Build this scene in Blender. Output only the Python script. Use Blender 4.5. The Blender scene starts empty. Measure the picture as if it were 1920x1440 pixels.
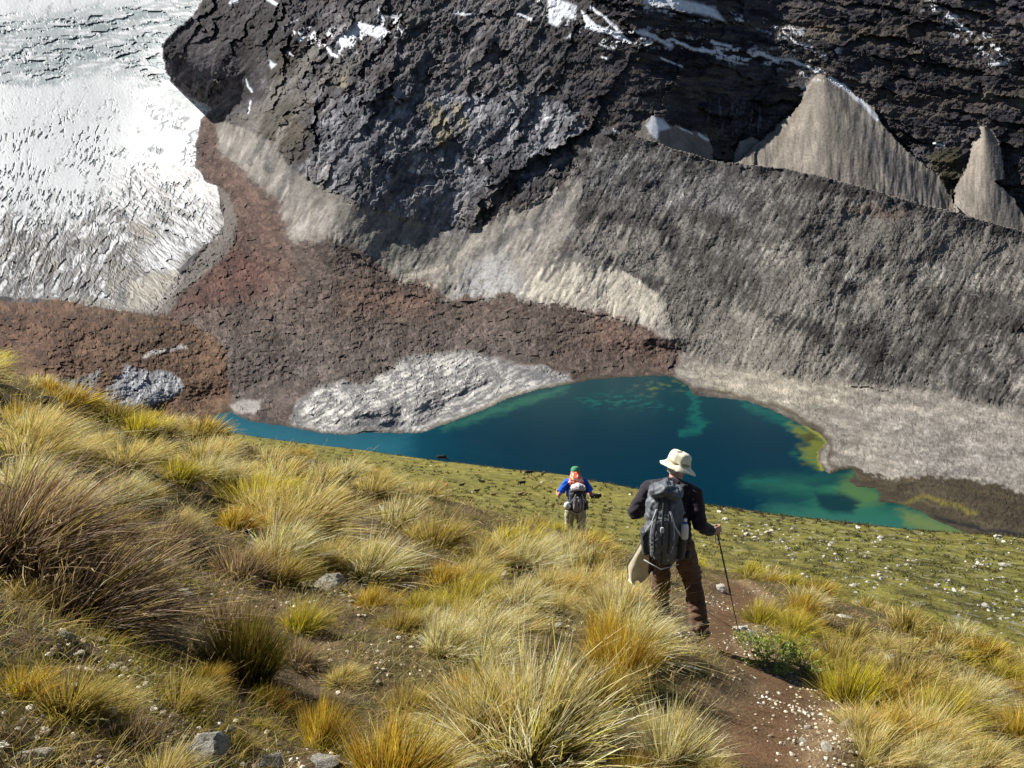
import bpy, math, random
import numpy as np
from mathutils import Vector, Matrix, Euler

# ------------------------------------------------------------------ camera, light
SC = bpy.context.scene
COL = SC.collection
FPX, CX, CY = 1663.0, 960.0, 720.0          # focal length in photo pixels
PITCH = math.radians(15.0)
cam = bpy.data.cameras.new('camera')
cam.sensor_width = 36.0
cam.lens = 36.0 * FPX / 1920.0
cam.clip_start = 0.1
cam.clip_end = 20000
camo = bpy.data.objects.new('camera', cam)
COL.objects.link(camo)
camo.location = (0, 0, 0)
camo.rotation_euler = (math.radians(90) - PITCH, 0, 0)
SC.camera = camo

SUN = Vector((-0.70, 0.29, 0.65)).normalized()      # towards the sun
w = bpy.data.worlds.new('World')
SC.world = w
w.use_nodes = True
nt = w.node_tree
sky = nt.nodes.new('ShaderNodeTexSky')
sky.sky_type = 'NISHITA'
sky.sun_disc = False
sky.sun_elevation = math.asin(SUN.z)
sky.sun_rotation = math.atan2(SUN.x, SUN.y)
sky.altitude = 4000
bg = nt.nodes['Background']
nt.links.new(sky.outputs[0], bg.inputs[0])
bg.inputs[1].default_value = 0.05
sl = bpy.data.lights.new('sun', 'SUN')
sl.energy = 5.0
sl.angle = math.radians(0.5)
sl.color = (1.0, 0.955, 0.88)
so = bpy.data.objects.new('sun', sl)
COL.objects.link(so)
so.rotation_euler = SUN.to_track_quat('Z', 'Y').to_euler()
SC.view_settings.view_transform = 'Standard'
SC.view_settings.look = 'None'
SC.view_settings.exposure = 0.92
SC.view_settings.gamma = 1.0

# ------------------------------------------------------------------ helpers
CT, ST = math.cos(PITCH), math.sin(PITCH)
def ratio(py):
    yc = (CY - py) / FPX
    return (-ST + yc * CT) / (CT + yc * ST)
def xr(px, py):
    yc = (CY - py) / FPX
    return ((px - CX) / FPX) / (CT + yc * ST)
def world(px, py, D):
    return xr(px, py) * D, D, ratio(py) * D

_rt = np.random.RandomState(12345)
_PM = _rt.permutation(4096).astype(np.int32)
_GA = _rt.rand(4096).astype(np.float32) * 2 * math.pi
_GC, _GS = np.cos(_GA), np.sin(_GA)
_R1, _R2, _R3 = (_rt.rand(4096).astype(np.float32) for _ in range(3))
def _hi(ix, iy, s):
    return _PM[(_PM[(ix + s * 131) & 4095] + iy + s * 57) & 4095]
def perlin(x, y, s=0):
    x, y = np.broadcast_arrays(np.asarray(x, np.float32), np.asarray(y, np.float32))
    ix = np.floor(x).astype(np.int32); iy = np.floor(y).astype(np.int32)
    fx = x - ix; fy = y - iy
    u = fx*fx*fx*(fx*(fx*6-15)+10); v = fy*fy*fy*(fy*(fy*6-15)+10)
    def g(a, b):
        k = _hi(ix + a, iy + b, s)
        return _GC[k] * (fx - a) + _GS[k] * (fy - b)
    n0 = g(0, 0) * (1-u) + g(1, 0) * u
    n1 = g(0, 1) * (1-u) + g(1, 1) * u
    return (n0 * (1-v) + n1 * v) * 1.5
def facet(x, y, s=0):
    """broken rock: each cell is a tilted plate. returns height (-1..1), tone (-1..1), distance to the crack"""
    x = np.asarray(x, np.float32); y = np.asarray(y, np.float32)
    ix = np.floor(x).astype(np.int32); iy = np.floor(y).astype(np.int32)
    b1 = np.full(x.shape, 9., np.float32); b2 = b1.copy(); H = np.zeros(x.shape, np.float32); Tn = H.copy()
    for a in (-1, 0, 1):
        for b in (-1, 0, 1):
            k = _hi(ix + a, iy + b, s)
            dx = x - ix - a - _R1[k]; dy = y - iy - b - _R2[k]
            d = dx*dx + dy*dy; m = d < b1
            b2 = np.where(m, b1, np.minimum(b2, d)); b1 = np.where(m, d, b1)
            t = (_R3[k] * 2 - 1)
            h = t * .45 + _GC[k] * dx * .9 + _GS[k] * dy * .9
            H = np.where(m, h, H); Tn = np.where(m, _R1[(k * 7 + 3) & 4095] * 2 - 1, Tn)
    return H, Tn, np.sqrt(b2) - np.sqrt(b1)
def fbm(x, y, o=4, s=0, gain=0.5, ridge=False):
    t = 0; a = 1.0; n = 0
    for i in range(o):
        p = perlin(x * 2**i + 17.3*i, y * 2**i + 9.1*i, s + i * 31)
        if ridge: p = 1 - 2.2 * np.abs(p)
        t = t + a * p; n += a; a *= gain
    return t / n
def sstep(a, b, x):
    t = np.clip((x - a) / (b - a), 0, 1)
    return t * t * (3 - 2 * t)
def lerp(a, b, t): return a + (b - a) * t

def sdist(P, X, Y, closed=True):
    """signed distance (inside > 0) to a polygon, or minus distance to a polyline"""
    P = np.array(P, float); n = len(P)
    d = np.full(X.shape, 1e12); ins = np.zeros(X.shape, bool)
    for i in range(n if closed else n - 1):
        ax, ay = P[i][:2]; bx, by = P[(i + 1) % n][:2]
        ex, ey = bx - ax, by - ay
        L = ex*ex + ey*ey + 1e-9
        t = np.clip(((X - ax) * ex + (Y - ay) * ey) / L, 0, 1)
        dd = (X - ax - t*ex)**2 + (Y - ay - t*ey)**2
        d = np.minimum(d, dd)
        if closed:
            c = ((ay > Y) != (by > Y))
            xi = ax + (Y - ay) * ex / (ey if abs(ey) > 1e-9 else 1e-9)
            ins ^= c & (X < xi)
    d = np.sqrt(d)
    return np.where(ins, d, -d) if closed else -d
def mask(P, X, Y, soft=6, width=None):
    """soft mask of a polygon, or of a stroke along a polyline if width is given"""
    P = np.array(P, float)
    m = (width or 0) + soft + 2
    out = np.zeros(X.shape)
    sel = (X > P[:, 0].min() - m) & (X < P[:, 0].max() + m) & (Y > P[:, 1].min() - m) & (Y < P[:, 1].max() + m)
    if not sel.any(): return out
    if width is None:
        d = sdist(P, X[sel], Y[sel])
    else:
        d = width + sdist(P, X[sel], Y[sel], False)
    out[sel] = sstep(-soft, soft, d)
    return out

class TPS:
    def __init__(s, pts, lam=0.0):
        P = np.array(pts, float); s.p = P[:, :2]; n = len(P)
        s.sc = np.abs(s.p).max(); q = s.p / s.sc; s.q = q
        K = s.k(q[:, None, 0] - q[None, :, 0], q[:, None, 1] - q[None, :, 1]) + lam * np.eye(n)
        A = np.zeros((n + 3, n + 3)); A[:n, :n] = K
        A[:n, n] = 1; A[:n, n+1:] = q; A[n, :n] = 1; A[n+1:, :n] = q.T
        s.w = np.linalg.solve(A, np.r_[P[:, 2], 0, 0, 0])
    @staticmethod
    def k(dx, dy):
        r2 = dx*dx + dy*dy
        return r2 * np.log(r2 + 1e-12)
    def __call__(s, x, y):
        x = np.asarray(x, float) / s.sc; y = np.asarray(y, float) / s.sc
        n = len(s.q)
        t = s.w[n] + s.w[n+1] * x + s.w[n+2] * y
        for i in range(n):
            t = t + s.w[i] * s.k(x - s.q[i, 0], y - s.q[i, 1])
        return t

def mesh_np(name, V, F, col=None, mat=None, smooth=False, parent=None, link=True):
    """V (n,3), F (m,4) or (m,3) index array"""
    me = bpy.data.meshes.new(name)
    V = np.asarray(V, np.float32); F = np.asarray(F, np.int32)
    k = F.shape[1]
    me.vertices.add(len(V)); me.vertices.foreach_set('co', V.ravel())
    me.loops.add(F.size); me.loops.foreach_set('vertex_index', F.ravel())
    me.polygons.add(len(F))
    me.polygons.foreach_set('loop_start', np.arange(0, F.size, k, dtype=np.int32))
    me.polygons.foreach_set('use_smooth', np.full(len(F), smooth))
    me.update(calc_edges=True)
    if col is not None:
        a = me.color_attributes.new('Col', 'FLOAT_COLOR', 'POINT')
        c = np.ones((len(V), 4), np.float32); c[:, :3] = np.clip(col, 0, 1)
        a.data.foreach_set('color', c.ravel())
    if mat: me.materials.append(mat)
    if not link: return me
    return link_mesh(name, me, parent)
def link_mesh(name, me, parent=None):
    o = bpy.data.objects.new(name, me); COL.objects.link(o)
    if parent: o.parent = parent
    return o
def tag(o, label=None, cat=None, group=None, kind=None):
    if label: o['label'] = label
    if cat: o['category'] = cat
    if group: o['group'] = group
    if kind: o['kind'] = kind
    return o
def empty(name, loc=(0, 0, 0), rz=0.0):
    o = bpy.data.objects.new(name, None); COL.objects.link(o)
    o.empty_display_size = 0.1
    o.location = loc; o.rotation_euler = (0, 0, rz)
    return o
def grid_faces(r, c, keep=None):
    i = np.arange(r * c).reshape(r, c)
    F = np.stack([i[:-1, :-1], i[1:, :-1], i[1:, 1:], i[:-1, 1:]], -1)
    if keep is not None: F = F[keep]
    return F.reshape(-1, 4)
def submesh(V, F, C):
    u, inv = np.unique(F, return_inverse=True)
    return V[u], inv.reshape(F.shape), C[u]

# ------------------------------------------------------------------ materials
def mat_new(name):
    m = bpy.data.materials.new(name); m.use_nodes = True
    n = m.node_tree.nodes; l = m.node_tree.links
    return m, n, l, n['Principled BSDF']
def ground_mat(name, scales=(1.0, 6.0), amt=0.35, bump=0.4, dist=0.3, rough=0.95, spec=0.15):
    """vertex albedo broken up by object-space noise, with bump"""
    m, n, l, b = mat_new(name)
    at = n.new('ShaderNodeAttribute'); at.attribute_name = 'Col'
    tc = n.new('ShaderNodeTexCoord')
    val = None
    for i, s in enumerate(scales):
        t = n.new('ShaderNodeTexNoise'); t.inputs['Scale'].default_value = s
        t.inputs['Detail'].default_value = 6; t.inputs['Roughness'].default_value = 0.65
        l.new(tc.outputs['Object'], t.inputs['Vector'])
        mr = n.new('ShaderNodeMapRange')
        mr.inputs['From Min'].default_value = 0.3; mr.inputs['From Max'].default_value = 0.7
        mr.inputs['To Min'].default_value = 1 - amt; mr.inputs['To Max'].default_value = 1 + amt
        l.new(t.outputs[0], mr.inputs['Value'])
        if val is None: val = mr.outputs[0]
        else:
            mm = n.new('ShaderNodeMath'); mm.operation = 'MULTIPLY'
            l.new(val, mm.inputs[0]); l.new(mr.outputs[0], mm.inputs[1]); val = mm.outputs[0]
        last = t
    vm = n.new('ShaderNodeVectorMath'); vm.operation = 'SCALE'
    l.new(at.outputs['Color'], vm.inputs[0]); l.new(val, vm.inputs['Scale'])
    l.new(vm.outputs[0], b.inputs['Base Color'])
    b.inputs['Roughness'].default_value = rough
    b.inputs['Specular IOR Level'].default_value = spec
    if bump:
        bp = n.new('ShaderNodeBump'); bp.inputs['Strength'].default_value = bump
        bp.inputs['Distance'].default_value = dist
        l.new(last.outputs[0], bp.inputs['Height']); l.new(bp.outputs[0], b.inputs['Normal'])
    return m
def plain(name, col, rough=0.8, spec=0.2, nscale=40, amt=0.25, bump=0.2, dist=0.004, metal=0, sheen=0, stretch=None):
    m, n, l, b = mat_new(name)
    tc = n.new('ShaderNodeTexCoord')
    t = n.new('ShaderNodeTexNoise'); t.inputs['Scale'].default_value = nscale
    t.inputs['Detail'].default_value = 5; t.inputs['Roughness'].default_value = 0.6
    if stretch:
        mp = n.new('ShaderNodeMapping'); mp.inputs['Scale'].default_value = stretch
        l.new(tc.outputs['Object'], mp.inputs[0]); l.new(mp.outputs[0], t.inputs['Vector'])
    else: l.new(tc.outputs['Object'], t.inputs['Vector'])
    r = n.new('ShaderNodeValToRGB')
    r.color_ramp.elements[0].position = 0.3; r.color_ramp.elements[1].position = 0.7
    r.color_ramp.elements[0].color = (*[c * (1 - amt) for c in col], 1)
    r.color_ramp.elements[1].color = (*[min(1, c * (1 + amt)) for c in col], 1)
    l.new(t.outputs[0], r.inputs[0]); l.new(r.outputs[0], b.inputs['Base Color'])
    b.inputs['Roughness'].default_value = rough; b.inputs['Metallic'].default_value = metal
    b.inputs['Specular IOR Level'].default_value = spec
    if sheen: b.inputs['Sheen Weight'].default_value = sheen
    if bump:
        bp = n.new('ShaderNodeBump'); bp.inputs['Strength'].default_value = bump
        bp.inputs['Distance'].default_value = dist
        l.new(t.outputs[0], bp.inputs['Height']); l.new(bp.outputs[0], b.inputs['Normal'])
    return m
# ------------------------------------------------------------------ far terrain
# One relief surface, laid out on a grid of view rays but with every vertex at its own
# real distance; it is then cut into glacier, mountain, moraine, debris field and shore.
STEP = 2.0
gx = np.arange(-330, 2150 + STEP, STEP)
gy = np.arange(-110, 1064 + STEP, STEP)
PX, PY = np.meshgrid(gx, gy)
ROWS, COLS = PX.shape

LAKE = [(383,792),(405,778),(430,772),(470,790),(540,800),(600,812),(650,816),(690,808),(740,812),(790,812),
        (850,790),(905,770),(960,745),(1010,730),(1070,720),(1110,712),(1160,708),(1230,704),(1262,706),(1290,722),
        (1302,742),(1350,746),(1400,752),(1440,766),(1480,785),(1512,800),(1540,815),(1550,830),(1536,845),(1533,862),
        (1545,880),(1556,890),(1575,882),(1600,878),(1604,892),(1590,902),(1610,914),(1640,914),(1652,926),(1648,940),(1690,946),
        (1730,960),(1750,974),(1790,990),(1830,1010),(1850,1064),(1850,1100),(330,1100),(330,800)]

CREST = [(1060,262),(1110,252),(1200,256),(1260,278),(1330,300),(1390,308),(1470,316),(1560,336),(1640,358),(1700,376),(1780,396),(1860,418),(1920,436),(2040,470),(2200,515)]
cr = np.array(CREST)
cy_ = np.interp(gx, cr[:, 0], cr[:, 1]) + 3 * fbm(gx / 40, gx * 0, 4, 5) + 1.5 * perlin(gx / 7, gx * 0, 8)
above = (PY < cy_[None, :]) & (PX > 1060)

# distances (px, py, D)
F_pts = [(1250,695,790),(900,700,800),(700,760,670),(450,770,690),(600,650,850),(300,640,850),(100,640,800),(100,590,930),(-200,600,900),
 (0,700,720),(-200,760,650),(300,760,660),(420,690,760),(300,590,960),(600,550,1023),(480,450,1286),(430,300,1550),(390,200,1750),
 (340,60,1700),(400,150,1640),(500,0,1650),(500,-100,1760),(420,180,1690),(600,450,1130),(520,350,1300),(500,260,1400),(650,300,1190),
 (650,150,1320),(700,0,1480),(730,515,1080),(900,560,1010),(900,450,1095),(900,300,1180),(850,150,1290),(850,0,1420),(850,-100,1530),
 (1100,600,911),(1050,500,985),(1050,400,1065),(1100,250,1180),(1200,100,1250),(1200,0,1330),(1200,-100,1430),
 (1300,660,836),(1300,560,905),(1300,450,990),(1300,300,1115),(1500,700,753),(1500,600,820),(1500,450,930),(1500,325,1050),
 (1500,150,1190),(1500,0,1300),(1500,-100,1400),(1700,700,737),(1700,600,800),(1700,500,890),(1700,378,1000),(1700,150,1180),(1700,0,1300),
 (1920,750,644),(1920,600,760),(1920,440,960),(1920,200,1130),(1920,0,1280),(1920,-100,1380),(2150,750,600),(2150,600,720),(2150,450,900),(2150,200,1100),(2150,-100,1300),
 (1700,850,549),(1920,880,509),(1920,980,447),(2150,980,430),(1700,950,458),(1500,760,690),(700,560,1010),(1000,620,905)]
G_pts = [(0,560,1090),(200,575,1070),(-200,560,1080),(320,570,1010),(400,470,1250),(430,400,1400),(395,300,1600),(385,210,1800),(200,480,1280),(0,450,1350),(200,300,1850),
 (0,200,2150),(-200,200,2150),(200,200,2180),(300,200,2120),(200,100,2480),(0,100,2480),(0,0,2850),(350,0,2750),(0,-110,3300),(380,-110,3150),(-220,-110,3300)]
tG = TPS(G_pts, 1e-4)
for q in ((390,225),(372,270),(372,320),(405,352),(414,392),(422,425),(400,450),(372,474),(348,505),(320,555),(295,582),(330,520)):
    F_pts.append((q[0], q[1], float(tG(np.array([q[0]]), np.array([q[1]]))[0])))
F_pts = [p for p in F_pts if p not in ((430,300,1550),)]
tF = TPS(F_pts, 1e-4)
D = tF(PX, PY)
D = D + np.where(above, 150 * sstep(1130, 1480, PX), 0)

GLAC = [(-400,-200),(395,-200),(380,0),(362,28),(322,62),(303,84),(308,120),(318,150),(345,178),(398,203),(378,222),(368,262),(366,312),(386,340),(408,352),
        (412,392),(420,420),(405,446),(380,462),(362,474),(340,498),(330,506),(345,524),(315,560),(292,584),(240,582),(205,580),(110,562),(30,556),(-400,560)]
wx0 = PX + 5 * fbm(PX / 22, PY / 22, 3, 71); wy0 = PY + 5 * fbm(PX / 22, PY / 22, 3, 72)
mGl = sdist(GLAC, wx0, wy0)
DG = tG(PX, PY)
up = sstep(330, 190, PY)
# join smoothly to the strip of debris low down, cut sharply behind the rock buttress above
wgl = lerp(sstep(-40, 30, mGl), (mGl > 0).astype(float), sstep(230, 170, PY))
D = lerp(D, DG, wgl)
isGl = mGl > 0

# left debris mound in front of the ice, with a sharp brow
BROW = [(-230,548),(-60,556),(30,566),(70,568),(100,556),(135,558),(180,570),(230,578),(300,586),(345,604),(400,628),(424,656)]
br = np.array(BROW)
by_ = np.interp(gx, br[:, 0], br[:, 1], right=700)[None, :] + 2 * fbm(gx / 25, gx * 0, 3, 15)[None, :]
MOUND = [(-400,540)] + BROW + [(428,700),(432,762),(400,790),(380,900),(-400,900)]
inM = (sdist(MOUND, PX, PY) > 0) & (PY > by_)
D = D - np.where(inM, 70 * sstep(432, 180, PX), 0) * sstep(800, 640, PY)

# bulge of the pale bedrock
OUT = [(545,795),(556,752),(598,724),(640,716),(690,722),(735,690),(770,668),(870,658),(930,668),(965,684),(1030,688),(1078,714),(1020,728),(960,748),(900,772),(850,792),(790,814),(650,818),(600,812)]
dO = sdist(OUT, PX, PY)
D = D - 30 * sstep(-5, 60, dO) * (1 + .5 * fbm(PX / 60, PY / 40, 2, 77))

# debris cones against the wall
CONES = [
 ([(1384,302),(1420,268),(1470,225),(1500,196),(1508,175),(1504,158),(1520,142),(1541,139),(1560,150),(1600,176),(1640,202),(1652,232),(1700,282),(1760,330),(1800,400),(1600,420),(1380,330)], (1545,140), 1330, 95),
 ([(1788,400),(1790,350),(1812,318),(1822,270),(1838,236),(1852,238),(1872,262),(1880,300),(1882,335),(1866,340),(1900,372),(1925,412),(1990,470),(1900,470),(1786,440)], (1845,236), 1270, 70),
 ([(1186,262),(1200,236),(1222,216),(1245,220),(1270,238),(1325,252),(1336,280),(1336,320),(1180,300)], (1230,218), 1270, 40),
 ([(1374,300),(1384,268),(1408,256),(1424,264),(1410,320),(1374,320)], (1400,258), 1300, 15)]
cone_id = np.zeros(PX.shape, int)
cwx = PX + 5.5 * fbm(PX / 16, PY / 16, 5, 91, gain=.65); cwy = PY + 5.5 * fbm(PX / 16, PY / 16, 5, 92, gain=.65)
for ci, (P, ap, Dap, bul) in enumerate(CONES):
    dC = sdist(P, cwx, cwy)
    sel = (dC > 0) & above
    t = np.clip((PY - ap[1]) / 200.0, 0, 1.6)
    lat = np.sqrt((PX - ap[0] - 22 * t) ** 2 + 300 * t) / (14 + 205 * t) * (1 if ci != 1 else 1.9)
    lat = lat + .06 * fbm(PX / 16, PY / 60, 3, 95 + ci)
    Dc = D - 3 - bul * .75 * (t + .06) ** .7 * np.maximum(1 - np.maximum(lat, 0) ** 1.25, -.15) - 14 * sstep(.1, 1, t) * sstep(ap[0] + 45, ap[0] - 30, PX)
    D = np.where(sel, np.minimum(Dc, D - 4), D); cone_id[sel] = ci + 1

# shore and lake bed
dL = -sdist(LAKE, PX + 3 * fbm(PX / 10, PY / 6, 3, 21), PY + 2 * fbm(PX / 10, PY / 6, 3, 22))     # outside > 0
R = ratio(PY)
zs = np.where(dL > 0, -200 + 0.16 + 0.035 * np.minimum(dL, 60), -200 - np.minimum(0.15 + .12 * -dL, 9))
near_lake = (PY > 590)
Dl = zs / np.minimum(R, -0.05)
wl = sstep(75, 15, dL) * near_lake
wl = np.where((dL < 0) & near_lake, 1, wl)
oW = sstep(0, 40, dO)
D = lerp(D, Dl, wl * (1 - 0.9 * sstep(0, 30, dO)))
# keep everything outside the lake above the water
Dmax = (-199.85) / np.minimum(R, -0.05)
D = np.where(near_lake & (dL > 0), np.minimum(D, Dmax), D)
D = np.where(PY > 1010, lerp(D, -199.5 / R, sstep(1010, 1060, PY)), D)
DB = D.copy()

# row spacing used to scale the relief
g = np.abs(np.gradient(D, axis=0)) / STEP
g = np.clip(g, 0.35, 2.6)
for _ in range(3):
    g = (g + np.roll(g, 3, 0) + np.roll(g, -3, 0) + np.roll(g, 3, 1) + np.roll(g, -3, 1)) / 5

# noises in surface parameters; slanted ones follow the gullies
def slant(ang, la, lb, o, s, ridge=False):
    a = math.radians(ang); c, sn = math.cos(a), math.sin(a)
    wa = PX + 16 * fbm(PX / 90, PY / 90, 4, s + 500); wb = PY + 16 * fbm(PX / 90, PY / 90, 4, s + 501)
    al = wa * c - wb * sn; ac = wa * sn + wb * c
    return fbm(al / la, ac / lb, o, s, ridge=ridge)
n_gul = (slant(62, 75, 8, 5, 101)*.75 + .5*slant(66, 50, 20, 4, 104)) * (.55 + .9*sstep(-.25, .35, fbm(PX/55, PY/40, 3, 109)))            # '/' gullies
n_gul2 = slant(60, 45, 5, 4, 131)*1.2
n_str = slant(-8, 150, 16, 5, 161, True)      # strata dipping right
n_clf = slant(75, 45, 16, 5, 191, True)      # cliff ribs
n_clf2 = slant(35, 30, 14, 5, 221)
n_big = fbm(PX / 110, PY / 110, 4, 251)
n_rock = fbm(PX / 13, PY / 10, 5, 281, gain=.6, ridge=True)
n_fine = fbm(PX / 5, PY / 4, 3, 311, gain=.7)
def fct(ang, la, lb, s, wp=6):
    a = math.radians(ang); c, sn = math.cos(a), math.sin(a)
    wa = PX + wp * fbm(PX / 25, PY / 25, 3, s + 3); wb = PY + wp * fbm(PX / 25, PY / 25, 3, s + 4)
    return facet((wa * c - wb * sn) / la, (wa * sn + wb * c) / lb, s)
f0, t0, e0 = fct(55, 210, 80, 10, 26); f1, t1, e1 = fct(60, 95, 36, 11, 22); f2, t2, e2 = fct(60, 38, 17, 12, 8); f3, t3, e3 = fct(50, 15, 8, 13, 4)
s1, u1, g1 = fct(-9, 130, 26, 14, 10); s2, u2, g2 = fct(-6, 46, 11, 15, 7); s3, u3, g3 = fct(-4, 16, 7, 16, 3)
rb, tb_, eb = fct(20, 9, 6.5, 17, 2); rb2, tb2, eb2 = fct(0, 22, 13, 18, 4)
RIGHT = sstep(1040, 1300, PX + .3 * (200 - PY))
cliffH = lerp(24*f0 + 11*f1 + 2.6*f2 + 1.0*f3, 14*s1 + 3.2*s2 + 1.0*s3 + 10*f0, RIGHT)
cliffT = lerp(.30*t1 + .42*t2 + .38*t3, .34*u1 + .42*u2 + .38*u3, RIGHT)
crack = lerp(np.maximum(sstep(.10, .02, e2) * .8, sstep(.07, .01, e1)), np.maximum(sstep(.12, .02, g2) * .8, sstep(.10, .01, g1)), RIGHT)
n_st = lerp(slant(60, 26, 3.2, 4, 611), slant(-6, 34, 3.4, 4, 612), RIGHT)
n_st2 = slant(40, 70, 7, 4, 613)
def rag(m, n, k=.35): return sstep(.38, .62, m + k * n * (1 - np.abs(2 * m - 1)) * 1.6)
rs = np.random.RandomState(4)
n_w = rs.rand(*PX.shape) - .5
n_dot = np.clip(perlin(PX / 5.5, PY / 4.2, 341) - .38, 0, 1) * 3     # scattered boulders

U = PX + 9 * fbm(PX / 30, PY / 30, 4, 371); V = PY + 9 * fbm(PX / 30, PY / 30, 4, 372)
US = PX + 12 * n_gul + 5 * n_gul2; VS = PY + 16 * n_gul
C = np.zeros(PX.shape + (3,))
def paint(m, c, mod=None):
    global C
    c = np.array(c, float)
    cc = c[None, None, :] if mod is None else c[None, None, :] * mod[..., None]
    C = C * (1 - m[..., None]) + cc * m[..., None]

lo = lambda n, a: np.exp(a * n)
# --- rock wall
rockmod = lo(cliffT, .75) * lo(n_clf, .3) * lo(n_st, 1.1) * lo(n_st2, .9) * lo(n_fine, .6) * lo(n_big, .7) * lo(t0, .25) * (1 - .28 * crack)
C[:] = np.array((.055, .052, .057)) * rockmod[..., None]
paint(sstep(.05, .5, n_clf2 + .5 * n_rock - .2) * .55, (.12, .115, .12), lo(n_fine, .5))
paint(sstep(.1, .45, perlin(PX / 45, PY / 30, 401)) * .5, (.075, .055, .042), rockmod)
# upper right: dark strata
UR = [(1080,-200),(2300,-200),(2300,520),(1900,440),(1700,380),(1400,300),(1330,290),(1250,200),(1150,230),(1080,170)]
m = mask(UR, U, V, 50)
paint(m, (.030, .028, .033), rockmod * lo(n_str, .35))
paint(m * sstep(.35, .7, n_str + .3*u2) * .6, (.10, .083, .066), lo(n_fine, .6))
# lighter blue-grey cliffs in the middle
MID = [(560,330),(590,220),(640,170),(760,150),(860,190),(960,180),(1060,200),(1100,250),(1060,300),(1000,330),(930,330),(870,400),(820,440),(740,400),(640,390),(590,360)]
m = mask(MID, U, V, 30)
paint(rag(m, t1) * .9, (.175, .175, .192), rockmod)
paint(m * sstep(.3, .5, .6*t2 + .5*t3 + n_clf2*.6) * .75, (.31, .305, .31), rockmod**.5)
paint(m * sstep(.35, .6, n_clf) * .5, (.03, .03, .038))
UPM = [(600,60),(760,-100),(1060,-100),(1080,130),(1000,190),(860,150),(700,140),(600,190)]
m = mask(UPM, U, V, 40)
paint(m * .7, (.095, .09, .092), rockmod * lo(slant(35, 120, 8, 5, 431), .9))
for P, wd, c, a in (([(975,170),(972,230),(976,300)], 2.5, (.02,.02,.025), .8), ([(1120,245),(1060,275),(1000,312),(930,330)], 9, (.03,.03,.035), .6), ([(850,60),(930,98),(1050,118)], 4, (.03,.03,.035), .6),  # dark strokes put gully shading into the rock colour
       ([(560,150),(600,120),(640,110)], 8, (.02,.02,.025), .6), ([(700,290),(760,340),(850,330)], 5, (.03,.03,.04), .6), ([(620,130),(700,70),(820,20)], 5, (.15,.14,.13), .6), ([(760,180),(880,150),(1000,170)], 5, (.17,.165,.165), .5),
       ([(600,250),(580,330)], 5, (.03,.03,.035), .6), ([(870,290),(900,320),(960,300)], 8, (.03,.028,.03), .7), ([(700,60),(660,100),(600,200)], 6, (.025,.022,.026), .5), ([(1100,130),(1200,190),(1300,200)], 8, (.085,.075,.07), .5),
       ([(1340,120),(1500,150)], 8, (.07,.06,.052), .5), ([(1600,60),(1750,60),(1900,90)], 9, (.085,.068,.05), .5), ([(1650,180),(1800,190),(1920,175)], 8, (.07,.056,.044), .5), ([(1660,240),(1760,250)], 8, (.018,.017,.02), .6)):
    paint(rag(mask(P, U, V, 9, wd), n_st + n_rock * .5, .5) * a, c, lo(n_st, .8) * lo(n_fine, .4))
for P in ([(795,190),(830,195),(850,250),(838,275),(815,262)], [(845,190),(870,200),(880,240),(866,248)], [(640,140),(650,130),(648,165),(632,162)],
          [(820,250),(836,256),(830,276),(812,262)]):
    paint(mask(P, US, V, 6) * .8, (.21, .18, .12), lo(n_clf, .8))
UL = [(290,60),(380,-40),(640,-100),(600,60),(560,150),(480,200),(410,200),(330,190)]
paint(mask(UL, U, V, 25) * .75, (.046, .040, .044), rockmod)
# olive-brown stained ribs
for P in ([(470,230),(560,160),(570,260),(520,330),(480,300)], [(520,100),(560,90),(560,130),(510,150)]):
    paint(mask(P, US, VS, 22) * .55, (.075, .062, .035), lo(n_gul, .8))
# pale icicles / seepage streaks
paint(mask([(335,128),(395,150),(400,205),(375,195),(345,170)], U, V, 6) * sstep(.0, .5, slant(80, 50, 3.5, 3, 441)) * .8, (.26, .24, .22))
paint(mask([(1320,180),(1400,190),(1480,215),(1470,250),(1400,262),(1340,250)], U, V, 8) * sstep(.1, .6, slant(86, 50, 3.5, 3, 442)) * .7, (.24, .24, .27))
paint(mask([(1215,155),(1250,160),(1252,205),(1225,210)], U, V, 8) * sstep(.1, .6, slant(86, 50, 3.5, 3, 443)) * .7, (.24, .24, .27))
# --- gullies and screes on the wall
scr = lo(n_gul, .6) * lo(n_gul2, .4) * lo(n_fine, .3) * lo(tb_, .1)
tan1, tan2, tan3 = (.195, .178, .158), (.28, .258, .232), (.41, .375, .315)
for P, wd, a in (([(602,80),(560,140),(500,200),(455,262),(425,282)], 9, .75), ([(700,60),(660,120),(560,190)], 5, .5), ([(440,230),(500,190),(530,150)], 7, .6),
                 ([(1000,20),(960,60),(900,120)], 6, .45), ([(840,180),(900,150)], 3, .3)):
    paint(mask(P, US, VS, 9, wd) * a, tan1, scr)
S1 = [(400,225),(440,238),(500,262),(545,320),(600,350),(640,366),(690,400),(735,440),(800,470),(770,520),(735,524),(690,480),(640,452),(600,452),(545,462),(520,385),(470,330),(410,285)]
paint(rag(mask(S1, US, VS, 22), n_gul2 + n_rock * .5) * .95, tan1, scr)
paint(mask([(402,262),(450,245),(500,275),(545,330),(590,372),(640,385),(640,440),(545,462),(520,385),(470,330),(410,285)], US, VS, 24) * sstep(-.5, .2, n_gul) * .8, tan2, scr)
S2 = [(640,380),(740,405),(840,440),(900,430),(960,400),(1040,372),(1082,336),(1100,340),(1072,420),(1040,480),(1100,485),(1230,530),(1262,600),(1420,612),(1430,668),(1330,640),(1262,640),(1100,590),(980,562),(850,568),(740,522),(690,480)]
paint(rag(mask(S2, US, VS, 24), n_gul2 + n_rock * .5), (.205, .19, .165), scr * lo(n_rock, .2) * lo(tb_, .12))
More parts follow.
